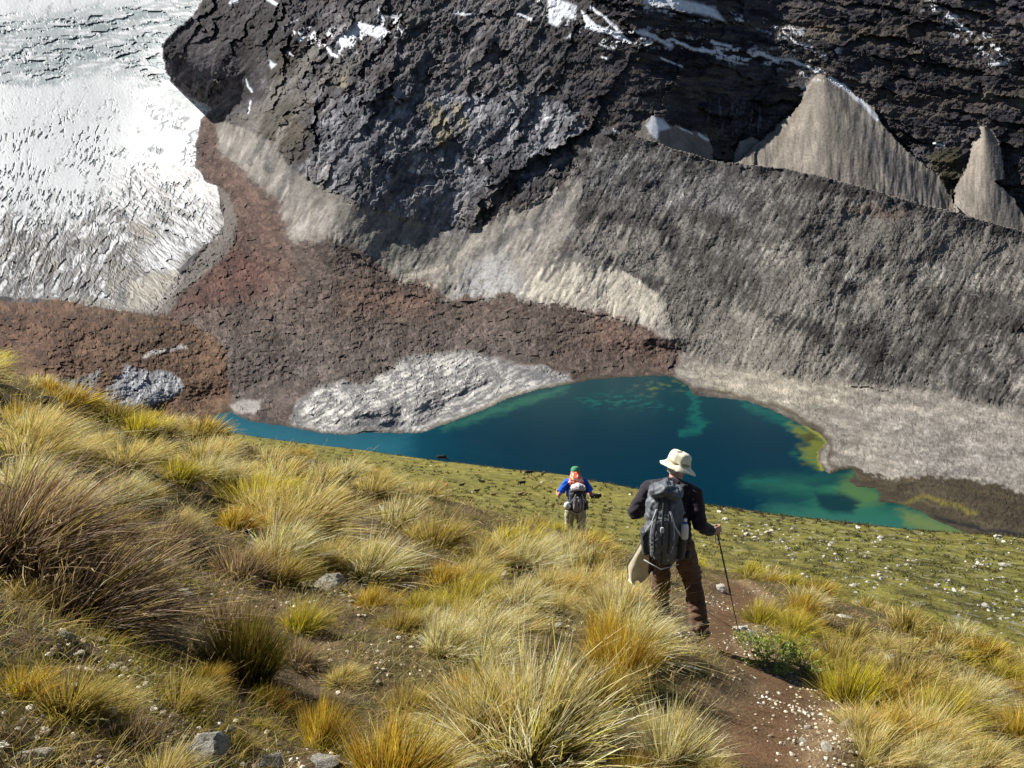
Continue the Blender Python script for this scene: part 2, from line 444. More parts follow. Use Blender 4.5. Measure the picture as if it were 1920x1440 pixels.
paint(mask([(700,440),(880,420),(900,470),(820,560),(740,522)], US, VS, 14) * sstep(-.1, .45, n_gul2) * .7, (.14, .135, .13), scr)
paint(mask([(905,430),(960,410),(1030,395),(1085,335),(1100,345),(1060,430),(1010,500),(985,545),(935,500),(880,520),(860,470)], US, VS, 22) * sstep(-.6, .0, n_gul2) * .85, tan2, scr)
paint(rag(mask([(985,552),(1020,510),(1060,500),(1110,498),(1180,512),(1232,545),(1262,612),(1190,612),(1100,590),(1040,570)], US, VS, 16), n_gul2 * 1.6 + n_rock * .5, .6) * .9, tan3, scr * lo(n_gul2, .4))
paint(mask([(1100,585),(1262,600),(1420,612),(1440,660),(1330,640),(1262,645)], US, VS, 12) * .6, tan2, scr)
paint(mask([(700,548),(770,520),(830,500),(900,450)], U, V, 5, 6) * .75, tan3, lo(n_fine, .2))
paint(mask([(700,548),(760,535),(820,536)], U, V, 3, 4) * .8, tan3)
paint(mask([(880,500),(940,470),(960,500),(985,555),(900,560),(850,556)], U, V, 22) * sstep(-.1, .45, n_rock + n_w * .8) * .8, (.36, .36, .37))
paint(mask([(890,480),(950,445),(985,420),(1010,400)], U, V, 6, 7) * sstep(-.2, .3, n_rock) * .6, (.08, .08, .085))
for P in ([(1015,520),(1030,500),(1062,478)], [(1028,525),(1050,500)]):
    paint(mask(P, U, V, 3, 4) * .85, (.07, .068, .07))
for P in ([(560,445),(585,380),(600,340)], [(640,450),(690,400)], [(700,470),(740,420)], [(720,490),(770,440),(800,420)], [(610,400),(640,380)]):
    paint(mask(P, U, V, 2.5, 1.5) * .6, tan3)
fr = np.random.RandomState(8)
bl = np.array([(470,240),(540,300),(600,360),(690,395),(760,415),(850,440),(900,425),(960,400),(1030,375),(1070,345)], float)
for q in range(34):
    t = fr.rand() * (len(bl) - 1.001); i_ = int(t); p = bl[i_] * (1 - t % 1) + bl[i_ + 1] * (t % 1)
    L_ = 25 + 70 * fr.rand() ** 1.5; an = math.radians(55 + 22 * fr.rand()); dx, dy = math.cos(an) * L_, -math.sin(an) * L_
    if q % 3: paint(rag(mask([(p[0] - dx * .3, p[1] - dy * .3 + 10), (p[0] + dx, p[1] + dy)], US, VS, 5, 1.5 + 3 * fr.rand()), n_st + n_rock * .5, .6) * .75, tan1, scr)
    else: paint(rag(mask([(p[0] - dx, p[1] - dy + 6), (p[0], p[1])], US, VS, 6, 3 + 4 * fr.rand()), n_st + n_rock * .5, .6) * .7, (.075, .072, .075), rockmod)
# --- moraine slope on the right
MOR = [(1062,262),(1110,254)] + CREST[2:] + [(2300,540),(2300,900),(1920,800),(1700,735),(1500,715),(1330,690),(1262,645),(1250,560),(1160,500),(1070,470),(1080,400),(1100,340)]
inMor = sdist(MOR, U, V) > 0
m = mask(MOR, U, V, 7) * (~above)
n_run = slant(63, 70, 5, 4, 417) * (.4 + 1.1 * sstep(-.3, .3, fbm(PX / 70, PY / 40, 3, 418)))
mor = lo(n_gul, 1.2) * lo(n_gul2, .9) * lo(n_run, 1.3) * lo(n_rock, .3) * lo(n_fine, .55) * lo(n_big, .8) * lo(tb_, .16) * lo(tb2, .12) * lo(fbm(PX / 45, PY / 30, 4, 405), 1.0)
paint(m, (.118, .11, .102), mor)
paint(m * sstep(1250, 2000, PX + (PY - 600)) * .45, (.085, .078, .07), mor)
ben = fbm((PX + 0 * PY) / 130, (PY - .22 * PX) / 20, 4, 409)
paint(m * sstep(.05, .4, ben) * .5, (.17, .158, .142), mor)
paint(m * sstep(.05, .4, -ben) * .45, (.06, .056, .053), mor)
for P, c, a in (([(1240,430),(1290,440),(1300,520),(1290,600),(1262,560),(1250,500)], (.055,.052,.05), .7), ([(1290,470),(1420,500),(1500,560),(1520,640),(1440,600),(1330,540)], (.062,.058,.054), .6),
        ([(1080,392),(1180,400),(1260,408),(1255,432),(1140,418),(1080,416)], (.05,.048,.047), .7), ([(1110,484),(1180,492),(1240,520),(1225,534),(1160,512),(1100,500)], (.055,.052,.05), .65),
        ([(1440,470),(1600,480),(1760,500),(1920,520),(1920,545),(1700,530),(1480,510)], (.20,.185,.165), .5), ([(1420,640),(1560,610),(1750,620),(1920,610),(1920,700),(1600,690),(1460,680)], (.07,.065,.06), .6),
        ([(1120,300),(1250,320),(1380,360),(1380,400),(1200,390),(1110,350)], (.14,.138,.14), .5), ([(1700,540),(1920,560),(1920,620),(1750,610)], (.05,.045,.042), .5),
        ([(1290,585),(1400,600),(1440,640),(1420,660),(1330,630)], (.22,.205,.175), .6), ([(1480,575),(1560,585),(1560,600),(1500,600)], (.16,.15,.135), .5)):
    paint(m * rag(mask(P, US, VS, 26), n_gul + n_run + n_rock * .4, .9) * a, c, mor)
for P, a in (([(1250,585),(1330,575),(1420,600),(1520,640),(1600,690),(1500,712),(1380,690),(1270,650)], .8), ([(1240,500),(1300,520),(1330,580),(1260,600)], .5), ([(1420,500),(1500,490),(1560,560),(1480,600),(1420,570)], .5),
             ([(1540,380),(1760,410),(1900,450),(1880,500),(1700,480),(1560,460)], .6), ([(1100,420),(1230,440),(1250,490),(1130,480)], .6), ([(1620,520),(1740,540),(1700,620),(1620,590)], .5)):
    paint(m * rag(mask(P, US, VS, 30), n_gul * 1.4 + n_run * 1.4, 1.1) * a, (.25, .23, .20), scr * lo(n_run, .5))
# dark band under the crest
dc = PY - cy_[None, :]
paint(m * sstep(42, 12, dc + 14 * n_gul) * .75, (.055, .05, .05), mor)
paint(m * sstep(-6, 2, dc) * sstep(110, 60, dc) * mask([(1100,250),(1400,300),(1420,420),(1200,440),(1080,380)], U, V, 40) * .5, (.13, .128, .13), mor)
for P, c, a in (([(1080,425),(1140,420),(1230,440),(1255,480),(1235,520),(1130,490),(1070,478)], tan2, .85),
             ([(1560,395),(1640,392),(1640,470),(1560,470)], tan1, .75), ([(1640,385),(1760,400),(1780,470),(1640,480)], tan1, .6),
             ([(1800,440),(1940,460),(1960,500),(1800,500)], tan1, .55), ([(1470,330),(1510,330),(1470,380)], tan1, .6),
             ([(1290,550),(1360,560),(1400,620),(1300,610)], tan1, .7), ([(1500,520),(1535,525),(1520,570),(1480,560)], tan2, .7),
             ([(1565,535),(1590,538),(1575,575),(1560,570)], tan2, .65), ([(1610,540),(1640,545),(1620,590),(1605,580)], tan2, .65), ([(1660,548),(1700,560),(1670,610),(1650,590)], tan2, .75),
             ([(1575,612),(1600,598),(1606,604),(1590,618)], tan3, .9), ([(1400,570),(1430,560),(1420,620),(1395,615)], tan2, .5),
             ([(1500,620),(1530,630),(1520,650)], tan1, .4)):
    paint(mask(P, US, VS, 7) * sstep(-.45, .05, n_gul + .6 * n_gul2) * min(1, a * 1.2) * (~above), c, scr)
paint(m * sstep(.15, .45, n_gul) * sstep(200, 60, np.abs(dc - 130)) * sstep(-.25, .2, fbm(PX / 60, PY / 60, 3, 406)) * .8, tan1, scr)
paint(m * sstep(.12, .4, -n_gul) * sstep(-.1, .35, fbm(PX / 70, PY / 50, 3, 408)) * .6, (.05, .046, .044), mor)
paint(mask([(1580,378),(1700,395),(1700,412),(1580,398)], U, V, 8) * .5, (.10, .06, .04), mor)
paint(m * sstep(.15, .55, n_dot) * sstep(-.1, .4, fbm(PX / 40, PY / 26, 3, 415)) * .8, (.36, .34, .31))
paint(m * sstep(.42, .52, perlin(PX / 4.5, PY / 3.6, 343)) * .7, (.03, .028, .028))
paint(m * sstep(.3, .5, -n_w) * .35 * sstep(0, 1, n_rock + .6), (.04, .038, .038))
# shore flats
SH = [(1252,655),(1300,672),(1330,682),(1500,712),(1700,728),(1930,776),(2300,840),(2300,1100),(1500,1100),(1540,800),(1300,722),(1262,702),(1240,690)]
sh = lo(slant(-14, 160, 8, 5, 451), .45) * lo(n_fine, .3) * lo(n_rock, .15) * lo(tb_, .22) * lo(fbm(PX / 50, PY / 20, 4, 452), .7)
paint(mask(SH, U, V, 18), (.235, .215, .185), sh)
paint(mask([(1300,690),(1450,700),(1620,728),(1580,770),(1500,770),(1320,725)], U, V, 16) * .6, (.33, .295, .235), sh)
paint(mask([(1600,760),(1920,800),(2200,860),(2200,1000),(1700,900)], U, V, 60) * .5, (.165, .155, .145), sh * lo(n_rock, .3))
paint(mask(SH, U, V, 10) * sstep(.3, .8, n_dot) * .6, (.36, .34, .3))
paint(mask(SH, U, V, 10) * sstep(.3, .48, n_w) * .35, (.07, .065, .06))
# marsh
MA = [(1545,820),(1560,800),(1500,776),(1440,758),(1380,744),(1300,728),(1310,742),(1440,768),(1500,800),(1530,815)]
paint(mask([(1300,730),(1400,746),(1470,768),(1530,800),(1556,822),(1560,845),(1552,870),(1580,878)], U, V, 5, 4) * .8, (.065, .05, .028))
MB = [(1560,885),(1590,878),(1620,888),(1660,902),(1740,898),(1830,905),(1930,932),(2200,960),(2200,1100),(1700,1100),(1640,960),(1560,900)]
paint(rag(mask(MB, U, V, 22), n_rock) * .93, (.042, .032, .017), lo(slant(-10, 60, 6, 4, 461), .9))
paint(mask(MB, U, V, 10) * sstep(.2, .5, slant(-12, 80, 7, 3, 462)) * .35, (.13, .115, .06))
paint(mask([(1690,945),(1740,930),(1790,950),(1830,962)], U, V, 4, 4) * .7, (.15, .13, .03))
paint(mask([(1690,966),(1760,972),(1830,990),(1920,1003),(2100,1010)], U, V, 3, 3) * .9, (.012, .014, .016))
# --- debris field
deb = lo(n_rock, .25) * lo(n_fine, .45) * lo(n_big, .5) * (1 + .4 * n_w) * lo(tb_, .38) * lo(tb2, .22)
DEB = [(384,204),(402,228),(402,288),(452,320),(512,380),(542,462),(600,452),(645,462),(740,524),(800,536),(832,566),(950,558),(1080,578),(1180,604),(1275,656),(1255,690),(1262,704),(1160,708),
       (1080,720),(960,700),(860,660),(760,680),(690,720),(600,730),(560,800),(430,775),(400,785),(340,640),(312,592),(330,556),(400,498),(428,470),(442,420),(424,362),(378,332),(368,270)]
paint(rag(mask(DEB, U, V, 17), n_rock + tb2 + n_w, .6), (.098, .074, .062), deb)
paint(mask([(600,640),(1000,620),(1000,700),(600,730),(430,760),(430,640)], U, V, 60) * .6, (.105, .092, .086), deb)
paint(mask([(384,204),(402,228),(402,288),(452,320),(512,380),(542,462),(560,520),(520,560),(330,590),(400,498),(440,420),(372,300)], U, V, 18) * .75, (.110, .064, .050), deb)
paint(mask([(420,460),(470,480),(520,500),(470,560),(320,585),(390,510)], U, V, 16) * .8, (.092, .044, .035), deb)
paint(mask([(1120,590),(1270,650),(1240,690),(1100,640)], U, V, 25) * .6, (.13, .078, .06), deb)
paint(mask([(640,540),(820,545),(800,590),(640,590)], U, V, 30) * .5, (.15, .085, .06), deb)
inDeb = sdist(DEB, U, V) > 0
paint(mask(DEB, U, V, 4) * sstep(.2, .6, n_dot) * .55, (.23, .18, .15))
paint(mask(DEB, U, V, 4) * sstep(.25, .45, n_w) * .45, (.03, .022, .02))
# near-shore pale strip below the bedrock
paint(mask(OUT, U, V, 5), (.41, .395, .37), lo(t3, .3) * lo(t2, .25) * lo(n_fine, .5))
crk = slant(28, 40, 7, 4, 471, True)
paint(mask(OUT, U, V, 4) * sstep(.25, .6, crk + .3 * n_w) * .8, (.09, .09, .1))
paint(mask(OUT, U, V, 4) * sstep(.1, .5, -n_clf2 - .1) * .5, (.19, .185, .19))
paint(mask([(970,690),(1030,690),(1020,712),(975,708)], U, V, 6) * .7, (.10, .105, .12))
paint(mask([(810,800),(900,765),(960,735),(1060,716),(1062,722),(960,752),(850,796)], U, V, 5, ) * .9, (.24, .22, .18), sh)
paint(mask([(430,758),(450,750),(490,752),(478,778),(440,776)], U, V, 4) * .8, (.33, .31, .29), lo(n_rock, .5))
# dark wet rim of the lake
paint(sstep(7, 2, dL + 3 * n_fine) * (PY > 690) * .6, (.05, .042, .025))
# --- brown mound
mm = sstep(-6, 6, sdist(MOUND, U, V)) * (PY > by_ - 1)
paint(mm, (.125, .075, .046), deb)
paint(mm * mask([(-50,560),(150,560),(200,640),(60,700),(-60,650)], U, V, 40) * .5, (.10, .048, .03), deb)
paint(mm * sstep(.3, .7, n_dot) * .5, (.26, .2, .16))
paint(mm * sstep(.2, .45, n_w) * .4, (.03, .018, .012))
for P in ([(130,622),(142,618),(140,626)], [(318,612),(334,614),(326,622)], [(0,598),(20,592),(14,602)], [(190,640),(210,642),(200,650)]):
    paint(mask(P, PX, PY, 3), (.03, .02, .018))
ice = lo(slant(83, 40, 4, 3, 481), .8)
ICE1 = [(186,752),(205,726),(226,700),(236,686),(262,692),(310,696),(340,712),(346,732),(310,752),(250,762)]
ICE2 = [(84,712),(150,708),(192,694),(178,728),(165,756),(110,740)]
for P, c in ((ICE1, (.30, .30, .31)), (ICE2, (.25, .245, .24))):
    paint(mask(P, U, V, 3), c, ice)
paint(mask(ICE1, U, V, 3) * sstep(.15, .4, slant(75, 60, 7, 2, 482)), (.62, .63, .66))
paint(mask([(262,672),(275,662),(300,656),(345,644),(350,650),(310,660),(272,672)], U, V, 2) * .9, (.45, .43, .4))
# --- glacier
gm = isGl.astype(float)
gw = slant(10, 60, 12, 4, 501, True); gu = slant(70, 50, 9, 4, 511, True); gd = slant(-35, 60, 7, 4, 521, True)
paint(gm, (.54, .555, .57), lo(n_fine, .04))
ca, ta, ea = fct(62, 30, 9, 33, 6); cb, tb3, eb3 = fct(-38, 34, 8, 34, 6); cc_, tc_, ec_ = fct(4, 34, 10, 35, 6)
lowf = sstep(330, 470, V + 40 * perlin(PX / 80, PY / 60, 531))                      # dirty lower tongue
rgt = sstep(180, 300, PX)
crev_low = lerp(gu, gd, rgt)
crev_low = np.maximum(crev_low, .8 * n_rock)
thr = lerp(1.0, .17, lowf)
tl = lerp(ta, tb3, rgt) * 1.25; el = lerp(ea, eb3, rgt)
dirt = sstep(thr, thr + .2, crev_low * .55 + .45 * tl + .3 * n_rock + .2 * n_w + .1)
dirt = np.maximum(dirt, lowf * sstep(.16, .05, el) * .9)
dirt = np.maximum(dirt, sstep(300, 420, V) * sstep(.22, .36, lerp(slant(66, 40, 6, 4, 576), slant(-40, 44, 6, 4, 577), rgt)) * .85)
# clean tongue at right of the dirty part
clean = mask([(290,440),(330,420),(380,410),(415,420),(395,450),(350,480),(325,505),(285,512),(262,480)], U, V, 14)
dirt = dirt * (1 - .8 * clean) + clean * .7 * sstep(.45, .65, slant(-50, 60, 8, 3, 541, True))
paint(gm * dirt * .95, (.075, .072, .070), lo(n_fine, .4))
fan = mask([(205,330),(330,290),(400,330),(415,420),(330,420),(270,480),(215,400)], U, V, 30)
brn = sstep(.34, .52, slant(30, 80, 16, 4, 578, True)) * sstep(.0, .3, fbm(PX / 60, PY / 50, 3, 579) + .15)
paint(gm * sstep(380, 440, V) * brn * (1 - clean) * .8, (.10, .085, .068), lo(n_fine, .5))
paint(gm * fan * sstep(.38, .6, slant(-40, 60, 9, 3, 551, True)) * .85, (.20, .19, .18))
mid = mask([(-300,225),(390,190),(390,330),(-300,360)], U, V, 50)
crev_mid = gm * mid * sstep(.42, .6, slant(-60, 20, 7, 3, 561, True) + .2 * n_big + .1 * n_w) *0
mc, mt, me_ = fct(72, 26, 8, 36, 7)
fld = fbm(PX / 70, PY / 45, 3, 571)
dsh = sstep(.27, .38, slant(70, 17, 5, 2, 573) * 1.25 + .08 * n_w); dsh2 = sstep(.27, .38, slant(25, 18, 5, 2, 574) * 1.25 + .08 * n_w)
crev_mid = gm * mid * dsh * sstep(-.02, .12, fld)
crev_mid = np.maximum(crev_mid, gm * mask([(200,190),(400,190),(400,330),(300,300)], U, V, 40) * dsh2 * sstep(-.1, .1, fld))
crev_mid = np.maximum(crev_mid, gm * mask([(-300,290),(230,280),(390,330),(390,440),(-300,440)], U, V, 30) * np.maximum(dsh, sstep(.25, .4, slant(66, 26, 5, 3, 575))) * sstep(-.3, .05, fld))
paint(np.clip(crev_mid * 1.1, 0, 1), (.09, .11, .12))
topb = mask([(-300,30),(60,30),(200,15),(400,-20),(395,60),(305,90),(330,170),(260,150),(180,130),(120,150),(-300,165)], U, V, 20)
bandn = slant(6, 110, 14, 5, 581)
crev_top = gm * topb * sstep(.02, .16, bandn + .30 * n_rock + .22 * tc_ - .12)
paint(crev_top * .92, (.15, .20, .21), lo(n_rock, .5) * lo(tc_, .35))
paint(gm * topb * sstep(.12, .04, ec_) * sstep(-.1, .1, bandn) * .8, (.12, .16, .17))
paint(gm * topb * sstep(.2, .5, slant(4, 60, 8, 3, 585, True) + .2 * bandn) * .75, (.15, .19, .20))
for P, wd in (([(0,118),(60,128),(110,118),(200,92),(240,84)], 9), ([(0,48),(60,34),(150,22),(240,14)], 4), ([(60,62),(110,58),(130,84),(80,90)], 12), ([(0,150),(70,160),(160,142),(190,126)], 4)):
    paint(gm * mask(P, U, V, 6, wd) * sstep(-.4, .3, n_rock + bandn) * .85, (.22, .27, .28), lo(n_fine, .3))
paint(gm * mask([(270,120),(330,150),(390,200),(340,215),(260,160)], U, V, 14) * sstep(.1, .45, n_rock) * .8, (.15, .18, .19))
# grey-brown debris patches low on the tongue
paint(gm * mask([(236,578),(200,540),(205,480),(240,500),(262,530),(240,550)], U, V, 8) * .85, (.10, .088, .07), lo(n_fine, .4))
paint(gm * mask([(218,548),(238,520),(232,572),(222,578)], U, V, 3) * .95, (.025, .028, .03))
paint(gm * mask([(240,415),(262,420),(300,445),(270,448),(235,435)], U, V, 5) * .85, (.16, .14, .115))
paint(gm * mask([(240,530),(290,512),(330,505),(345,522),(315,560),(292,590),(240,590)], U, V, 6) * .9, (.175, .16, .125), lo(n_rock, .5))
paint(gm * mask([(-100,552),(60,560),(200,560),(240,585),(-100,575)], U, V, 7) * .85, (.15, .135, .11), lo(n_rock, .4))
# grey gravel strip between ice and red debris
paint(mask([(408,352),(430,366),(444,420),(428,472),(400,500),(338,548),(312,592),(240,582),(300,560),(345,510),(380,470),(420,428)], U, V, 4) * .92, (.185, .168, .148), lo(n_fine, .35))
# --- cones
coneF = lo(n_fine, .2) * lo(slant(70, 120, 9, 3, 601), .14)
cm = (cone_id > 0).astype(float)
for ci, (P, ap, Dap, bul) in enumerate(CONES):
    an_ = np.arctan2(PX - ap[0], PY - ap[1] + 26); rr_ = np.hypot(PX - ap[0], PY - ap[1])
    cn = fbm(an_ * 9, rr_ / 150, 4, 616 + ci)
    coneF = np.where(cone_id == ci + 1, lo(n_fine, .25) * lo(cn, .55) * lo(fbm(PX / 35, PY / 35, 3, 618), .35) * (1 - .25 * sstep(40, 190, rr_) * sstep(.0, .4, n_w)), coneF)
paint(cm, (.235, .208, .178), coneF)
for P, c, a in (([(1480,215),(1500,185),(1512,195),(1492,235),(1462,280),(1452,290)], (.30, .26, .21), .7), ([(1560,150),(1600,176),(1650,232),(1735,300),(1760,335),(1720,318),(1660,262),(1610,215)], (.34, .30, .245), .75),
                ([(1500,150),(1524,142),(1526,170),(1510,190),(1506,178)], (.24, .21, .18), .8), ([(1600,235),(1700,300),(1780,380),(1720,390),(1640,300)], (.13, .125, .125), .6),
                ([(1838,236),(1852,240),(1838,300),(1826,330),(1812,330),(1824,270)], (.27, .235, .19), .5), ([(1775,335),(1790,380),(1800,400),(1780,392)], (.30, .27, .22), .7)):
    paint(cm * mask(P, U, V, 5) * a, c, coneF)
# grassy hollow between the cones
paint(above * (cone_id == 0) * mask([(1740,290),(1800,270),(1812,320),(1790,350),(1788,400),(1760,330)], PX, PY, 10) * .8, (.045, .04, .018), lo(n_fine, .4))
paint(above * (cone_id == 0) * mask([(1080,262),(1180,262),(1330,300),(1400,306),(1380,260),(1330,280),(1200,240)], PX, PY, 8) * .6, (.07, .06, .045), lo(n_fine, .4))
for P, c, a in (([(1845,160),(1862,170),(1850,210),(1835,190)], (.13, .11, .09), .6), ([(1905,190),(1925,170),(1930,205),(1912,205)], (.13, .11, .09), .6), ([(1330,48),(1440,38),(1560,45),(1580,75),(1500,70),(1400,50)], (.11, .09, .065), .5),
                ([(1130,270),(1200,262),(1235,280),(1180,275)], (.08, .07, .045), .6)):
    paint(above * (cone_id == 0) * mask(P, US, V, 12) * a, c, lo(n_str, .6) * lo(n_fine, .5))
# --- snow
sn = 1 - .0 * n_w
snowc = (.82, .84, .88)
SNOW = [([(1028,-20),(1056,4),(1082,12),(1078,36),(1058,32),(1044,50),(1030,44)], None, 4, .1), ([(1090,18),(1120,48),(1160,60),(1178,78),(1140,66),(1096,52)], None, 3, .3),
        ([(1110,14),(1150,46),(1180,80)], 3, 3, .3), ([(1205,-10),(1290,0),(1340,16),(1362,42),(1330,30),(1260,14),(1206,8)], None, 4, .1), ([(1200,60),(1230,72),(1260,86)], 4, 4, .35),
        ([(1270,80),(1300,92),(1340,96)], 3, 3, .4), ([(1336,78),(1370,88)], 3, 3, .35), ([(1418,98),(1450,108),(1484,112),(1500,120)], 4, 3, .3), ([(1500,120),(1530,134)], 2, 2, .2),
        ([(634,76),(668,40),(690,44),(720,48),(732,62),(712,74),(676,60),(640,92)], None, 3, .2), ([(608,86),(620,102),(630,106)], 3, 2, .2), ([(706,14),(716,34)], 3, 3, .3),
        ([(502,112),(518,120),(508,128)], None, 3, .1), ([(460,150),(470,172)], 2, 2, .3), ([(470,190),(466,210)], 2, 2, .3), ([(540,96),(550,104)], 2, 2, .3), ([(432,8),(446,0)], 3, 2, .3), ([(504,0),(520,8)], 3, 2, .3),
        ([(1210,236),(1224,218),(1246,224),(1258,240),(1238,246),(1232,262),(1218,250)], None, 3, .15), ([(1150,244),(1160,248)], 2, 2, .3), ([(1268,236),(1298,250)], 1.5, 2, .4), ([(1310,252),(1326,262)], 2, 2, .3),
        ([(1556,146),(1590,170),(1624,200),(1646,224)], 4.0, 3, .2), ([(1508,162),(1504,166)], 2.5, 2, .1), ([(970,26),(996,36)], 3, 2, .4), ([(856,24),(880,28)], 3, 2, .5), ([(970,160),(978,166)], 2, 2, .2),
        ([(1790,40),(1806,52),(1824,64)], 2.5, 3, .35), ([(1470,60),(1490,78),(1520,86)], 2, 3, .4), ([(1750,270),(1770,274)], 2, 2, .4), ([(1130,106),(1138,110)], 2, 2, .4), ([(1240,110),(1280,124)], 2, 2, .5), ([(1360,110),(1392,120)], 1.5, 2, .4), ([(1020,222),(1030,218)], 2, 2, .3)]
snw = np.zeros(PX.shape)
for P, wd, soft, th in SNOW:
    mk = mask(P, U * .5 + PX * .5, V * .5 + PY * .5, soft, wd)
    snw = np.maximum(snw, mk * sstep(th - .12, th + .12, mk * .9 + .35 * n_rock + .3 * n_fine - .1))
fl = np.zeros(PX.shape)
for P, wd in (([(1100,50),(1200,70),(1340,95),(1490,115),(1540,135)], 16), ([(560,60),(640,80),(740,50)], 22), ([(1190,0),(1380,40)], 16), ([(1020,0),(1080,60),(1180,85)], 16), ([(1750,20),(1850,80),(1870,110)], 20), ([(1440,50),(1560,95)], 16)):
    fl = np.maximum(fl, mask(P, U, V, 10, wd))
snw = np.maximum(snw, fl * sstep(.5, .62, lerp(t3, u3, RIGHT) * .5 + n_rock * .5 + .3 * n_fine) * .9)
paint(np.clip(snw, 0, 1), snowc)

# --- relief
isOut = sstep(0, 20, dO)
steep = 1 - np.maximum.reduce([gm, cm, inDeb.astype(float), mm, mask(SH, U, V, 18), mask(S2, US, VS, 12), mask(S1, US, VS, 10), (inMor & ~above).astype(float)])
ROCKP = [(280,-200),(280,60),(330,190),(400,212),(430,222),(500,262),(560,330),(640,385),(740,405),(840,440),(900,430),(960,400),(1040,372),(1082,336),(1110,254),(1300,200),(1300,-200)]
kR = steep * np.clip(mask(ROCKP, U, V, 8) + above, 0, 1)
kM = (inMor & ~above) * 1.0
STRIP = mask([(408,352),(430,366),(444,420),(428,472),(400,500),(338,548),(312,592),(240,582),(300,560),(345,510),(380,470),(420,428)], U, V, 4)
kD = np.clip(inDeb + mm + STRIP, 0, 1)
kS = np.clip(mask(S2, US, VS, 12) + mask(S1, US, VS, 10), 0, 1) * (1 - kM)
rel = kR * (cliffH + 2.6 * n_st + 3.5 * n_st2 + 5 * fbm(PX / 30, PY / 24, 5, 414, gain=.62, ridge=True) + 20 * n_big + 1.4 * n_fine - 1.2 * crack)
bigm = fbm(PX / 60, PY / 45, 4, 407)
rel += kM * (1 - mask(SH, U, V, 18)) * (2.3 * n_gul + .9 * n_gul2 + .8 * n_rock + 18 * n_big + 3 * bigm + 2.5 * slant(62, 90, 26, 3, 411) + .8 * rb + .8 * rb2 + 1.1 * n_fine + .8 * n_w)
rel += kS * (1.8 * n_gul + .8 * n_gul2 + 7 * fbm(PX / 40, PY / 60, 3, 412) + .8 * n_rock + .7 * n_fine + .5 * rb + 10 * n_big)
rel += kD * (1 - isOut) * (1.2 * n_rock + 1.3 * rb + 1.8 * rb2 + .8 * n_fine + 9 * n_big + 2.5 * bigm + .6 * n_w)
rel += isOut * (.8 * n_rock + 1.3 * crk + 1.2 * f3 + 1.5 * f2 + .6 * n_fine)
rel += mask(SH, U, V, 18) * (.7 * n_rock + .5 * n_fine + .6 * rb + .4 * n_w + 1.5 * bigm)
rel += cm * (.5 * n_fine + .35 * n_gul)
rel += gm * (.6 * n_fine + 2.5 * n_big + lowf * (2.4 * lerp(ca, cb, rgt) + 2.2 * crev_low) + 2.4 * crev_mid + crev_top * (3.5 * cc_ + 3))
rel = rel * (1 - .6 * np.clip(snw, 0, 1))
rel = rel * sstep(2, 26, np.where(near_lake, np.abs(dL), 99))
rel = np.where(near_lake & (dL < 8), 0, rel)
edge = np.abs(dc) * above + 99 * (~above)
D = D + g * rel
D = np.where(near_lake & (dL > 0), np.minimum(D, Dmax), D)
X3, Y3, Z3 = world(PX, PY, D)
C = C * (np.where(gm > 0, .80, .80) - .25 * kM * (1 - mask(SH, U, V, 18)) - .14 * kD * (1 - isOut) - .06 * mask(SH, U, V, 18))[..., None]
VV = np.stack([X3, Y3, Z3], -1).reshape(-1, 3); CC = C.reshape(-1, 3)

f_gl = isGl[:-1, :-1]; f_cone = cone_id[:-1, :-1]
f_mo = (inMor & ~above)[:-1, :-1]
f_deb = ((inDeb | (mm > .5)) & ~isGl)[:-1, :-1]
f_out = (sdist(OUT, U, V) > 0)[:-1, :-1] & ~f_gl
f_sh = (((mask(SH, U, V, 4) > .5) | (dL < 12)) & near_lake)[:-1, :-1] & ~f_out & ~f_deb
rest = ~(f_gl | (f_cone > 0) | f_mo | f_deb | f_out | f_sh)
M_rock = ground_mat('rock_wall', (.12, .6), .22, .5, 1.5)
M_scree = ground_mat('moraine_rubble', (.2, .9), .22, .5, .8)
M_ice = ground_mat('glacier_ice', (.1, .5), .05, .15, .6, .6, .3)
M_deb = ground_mat('debris_rubble', (.25, 1.0), .25, .5, .6)
def terrain(name, sel, mat, smooth=False):
    F = grid_faces(ROWS, COLS, sel)
    v, f, c = submesh(VV, F, CC)
    return tag(mesh_np(name, v, f, c, mat, smooth), kind='structure')
terrain('mountain', rest, M_rock)
terrain('glacier', f_gl, M_ice)
terrain('moraine', f_mo & ~f_sh & ~f_deb & ~f_out, M_scree)
terrain('debris_field', f_deb & ~f_out, M_deb)
terrain('bedrock', f_out & (f_cone == 0), M_rock)
terrain('lake_shore', f_sh & ~f_mo, M_scree)
terrain('lake_shore', f_sh & f_mo, M_scree)
for i in range(len(CONES)):
    terrain('debris_cone', (f_cone == i + 1) & ~f_gl, M_scree)

# ------------------------------------------------------------------ lake
lx = np.arange(300, 1960, 2.5); ly = np.arange(680, 1110, 2.0)
LX, LY = np.meshgrid(lx, ly)
LD = -200.0 / ratio(LY)
X3, Y3, Z3 = world(LX, LY, LD)
WU = LX + 22 * fbm(LX / 26, LY / 7, 5, 701, gain=.6); WV = LY + 9 * fbm(LX / 26, LY / 7, 5, 702, gain=.6)
C = np.zeros(LX.shape + (3,)); C[:] = (.0003, .018, .033)
PXs, PYs = PX, PY; PX, PY = LX, LY
nb = fbm(LX / 120, LY / 30, 4, 703); ns = fbm(LX / 22, LY / 5, 4, 704)
paint(sstep(830, 720, LY + 25 * nb) * .75, (.001, .032, .040))
paint(sstep(1000, 600, LX + 60 * nb) * .75, (.004, .055, .085))
paint(mask([(330,770),(480,780),(620,815),(760,815),(760,870),(600,850),(330,840)], WU, WV, 40) * .6, (.02, .11, .15))  # pale blue of the reflected sky put into the left channel's water colour
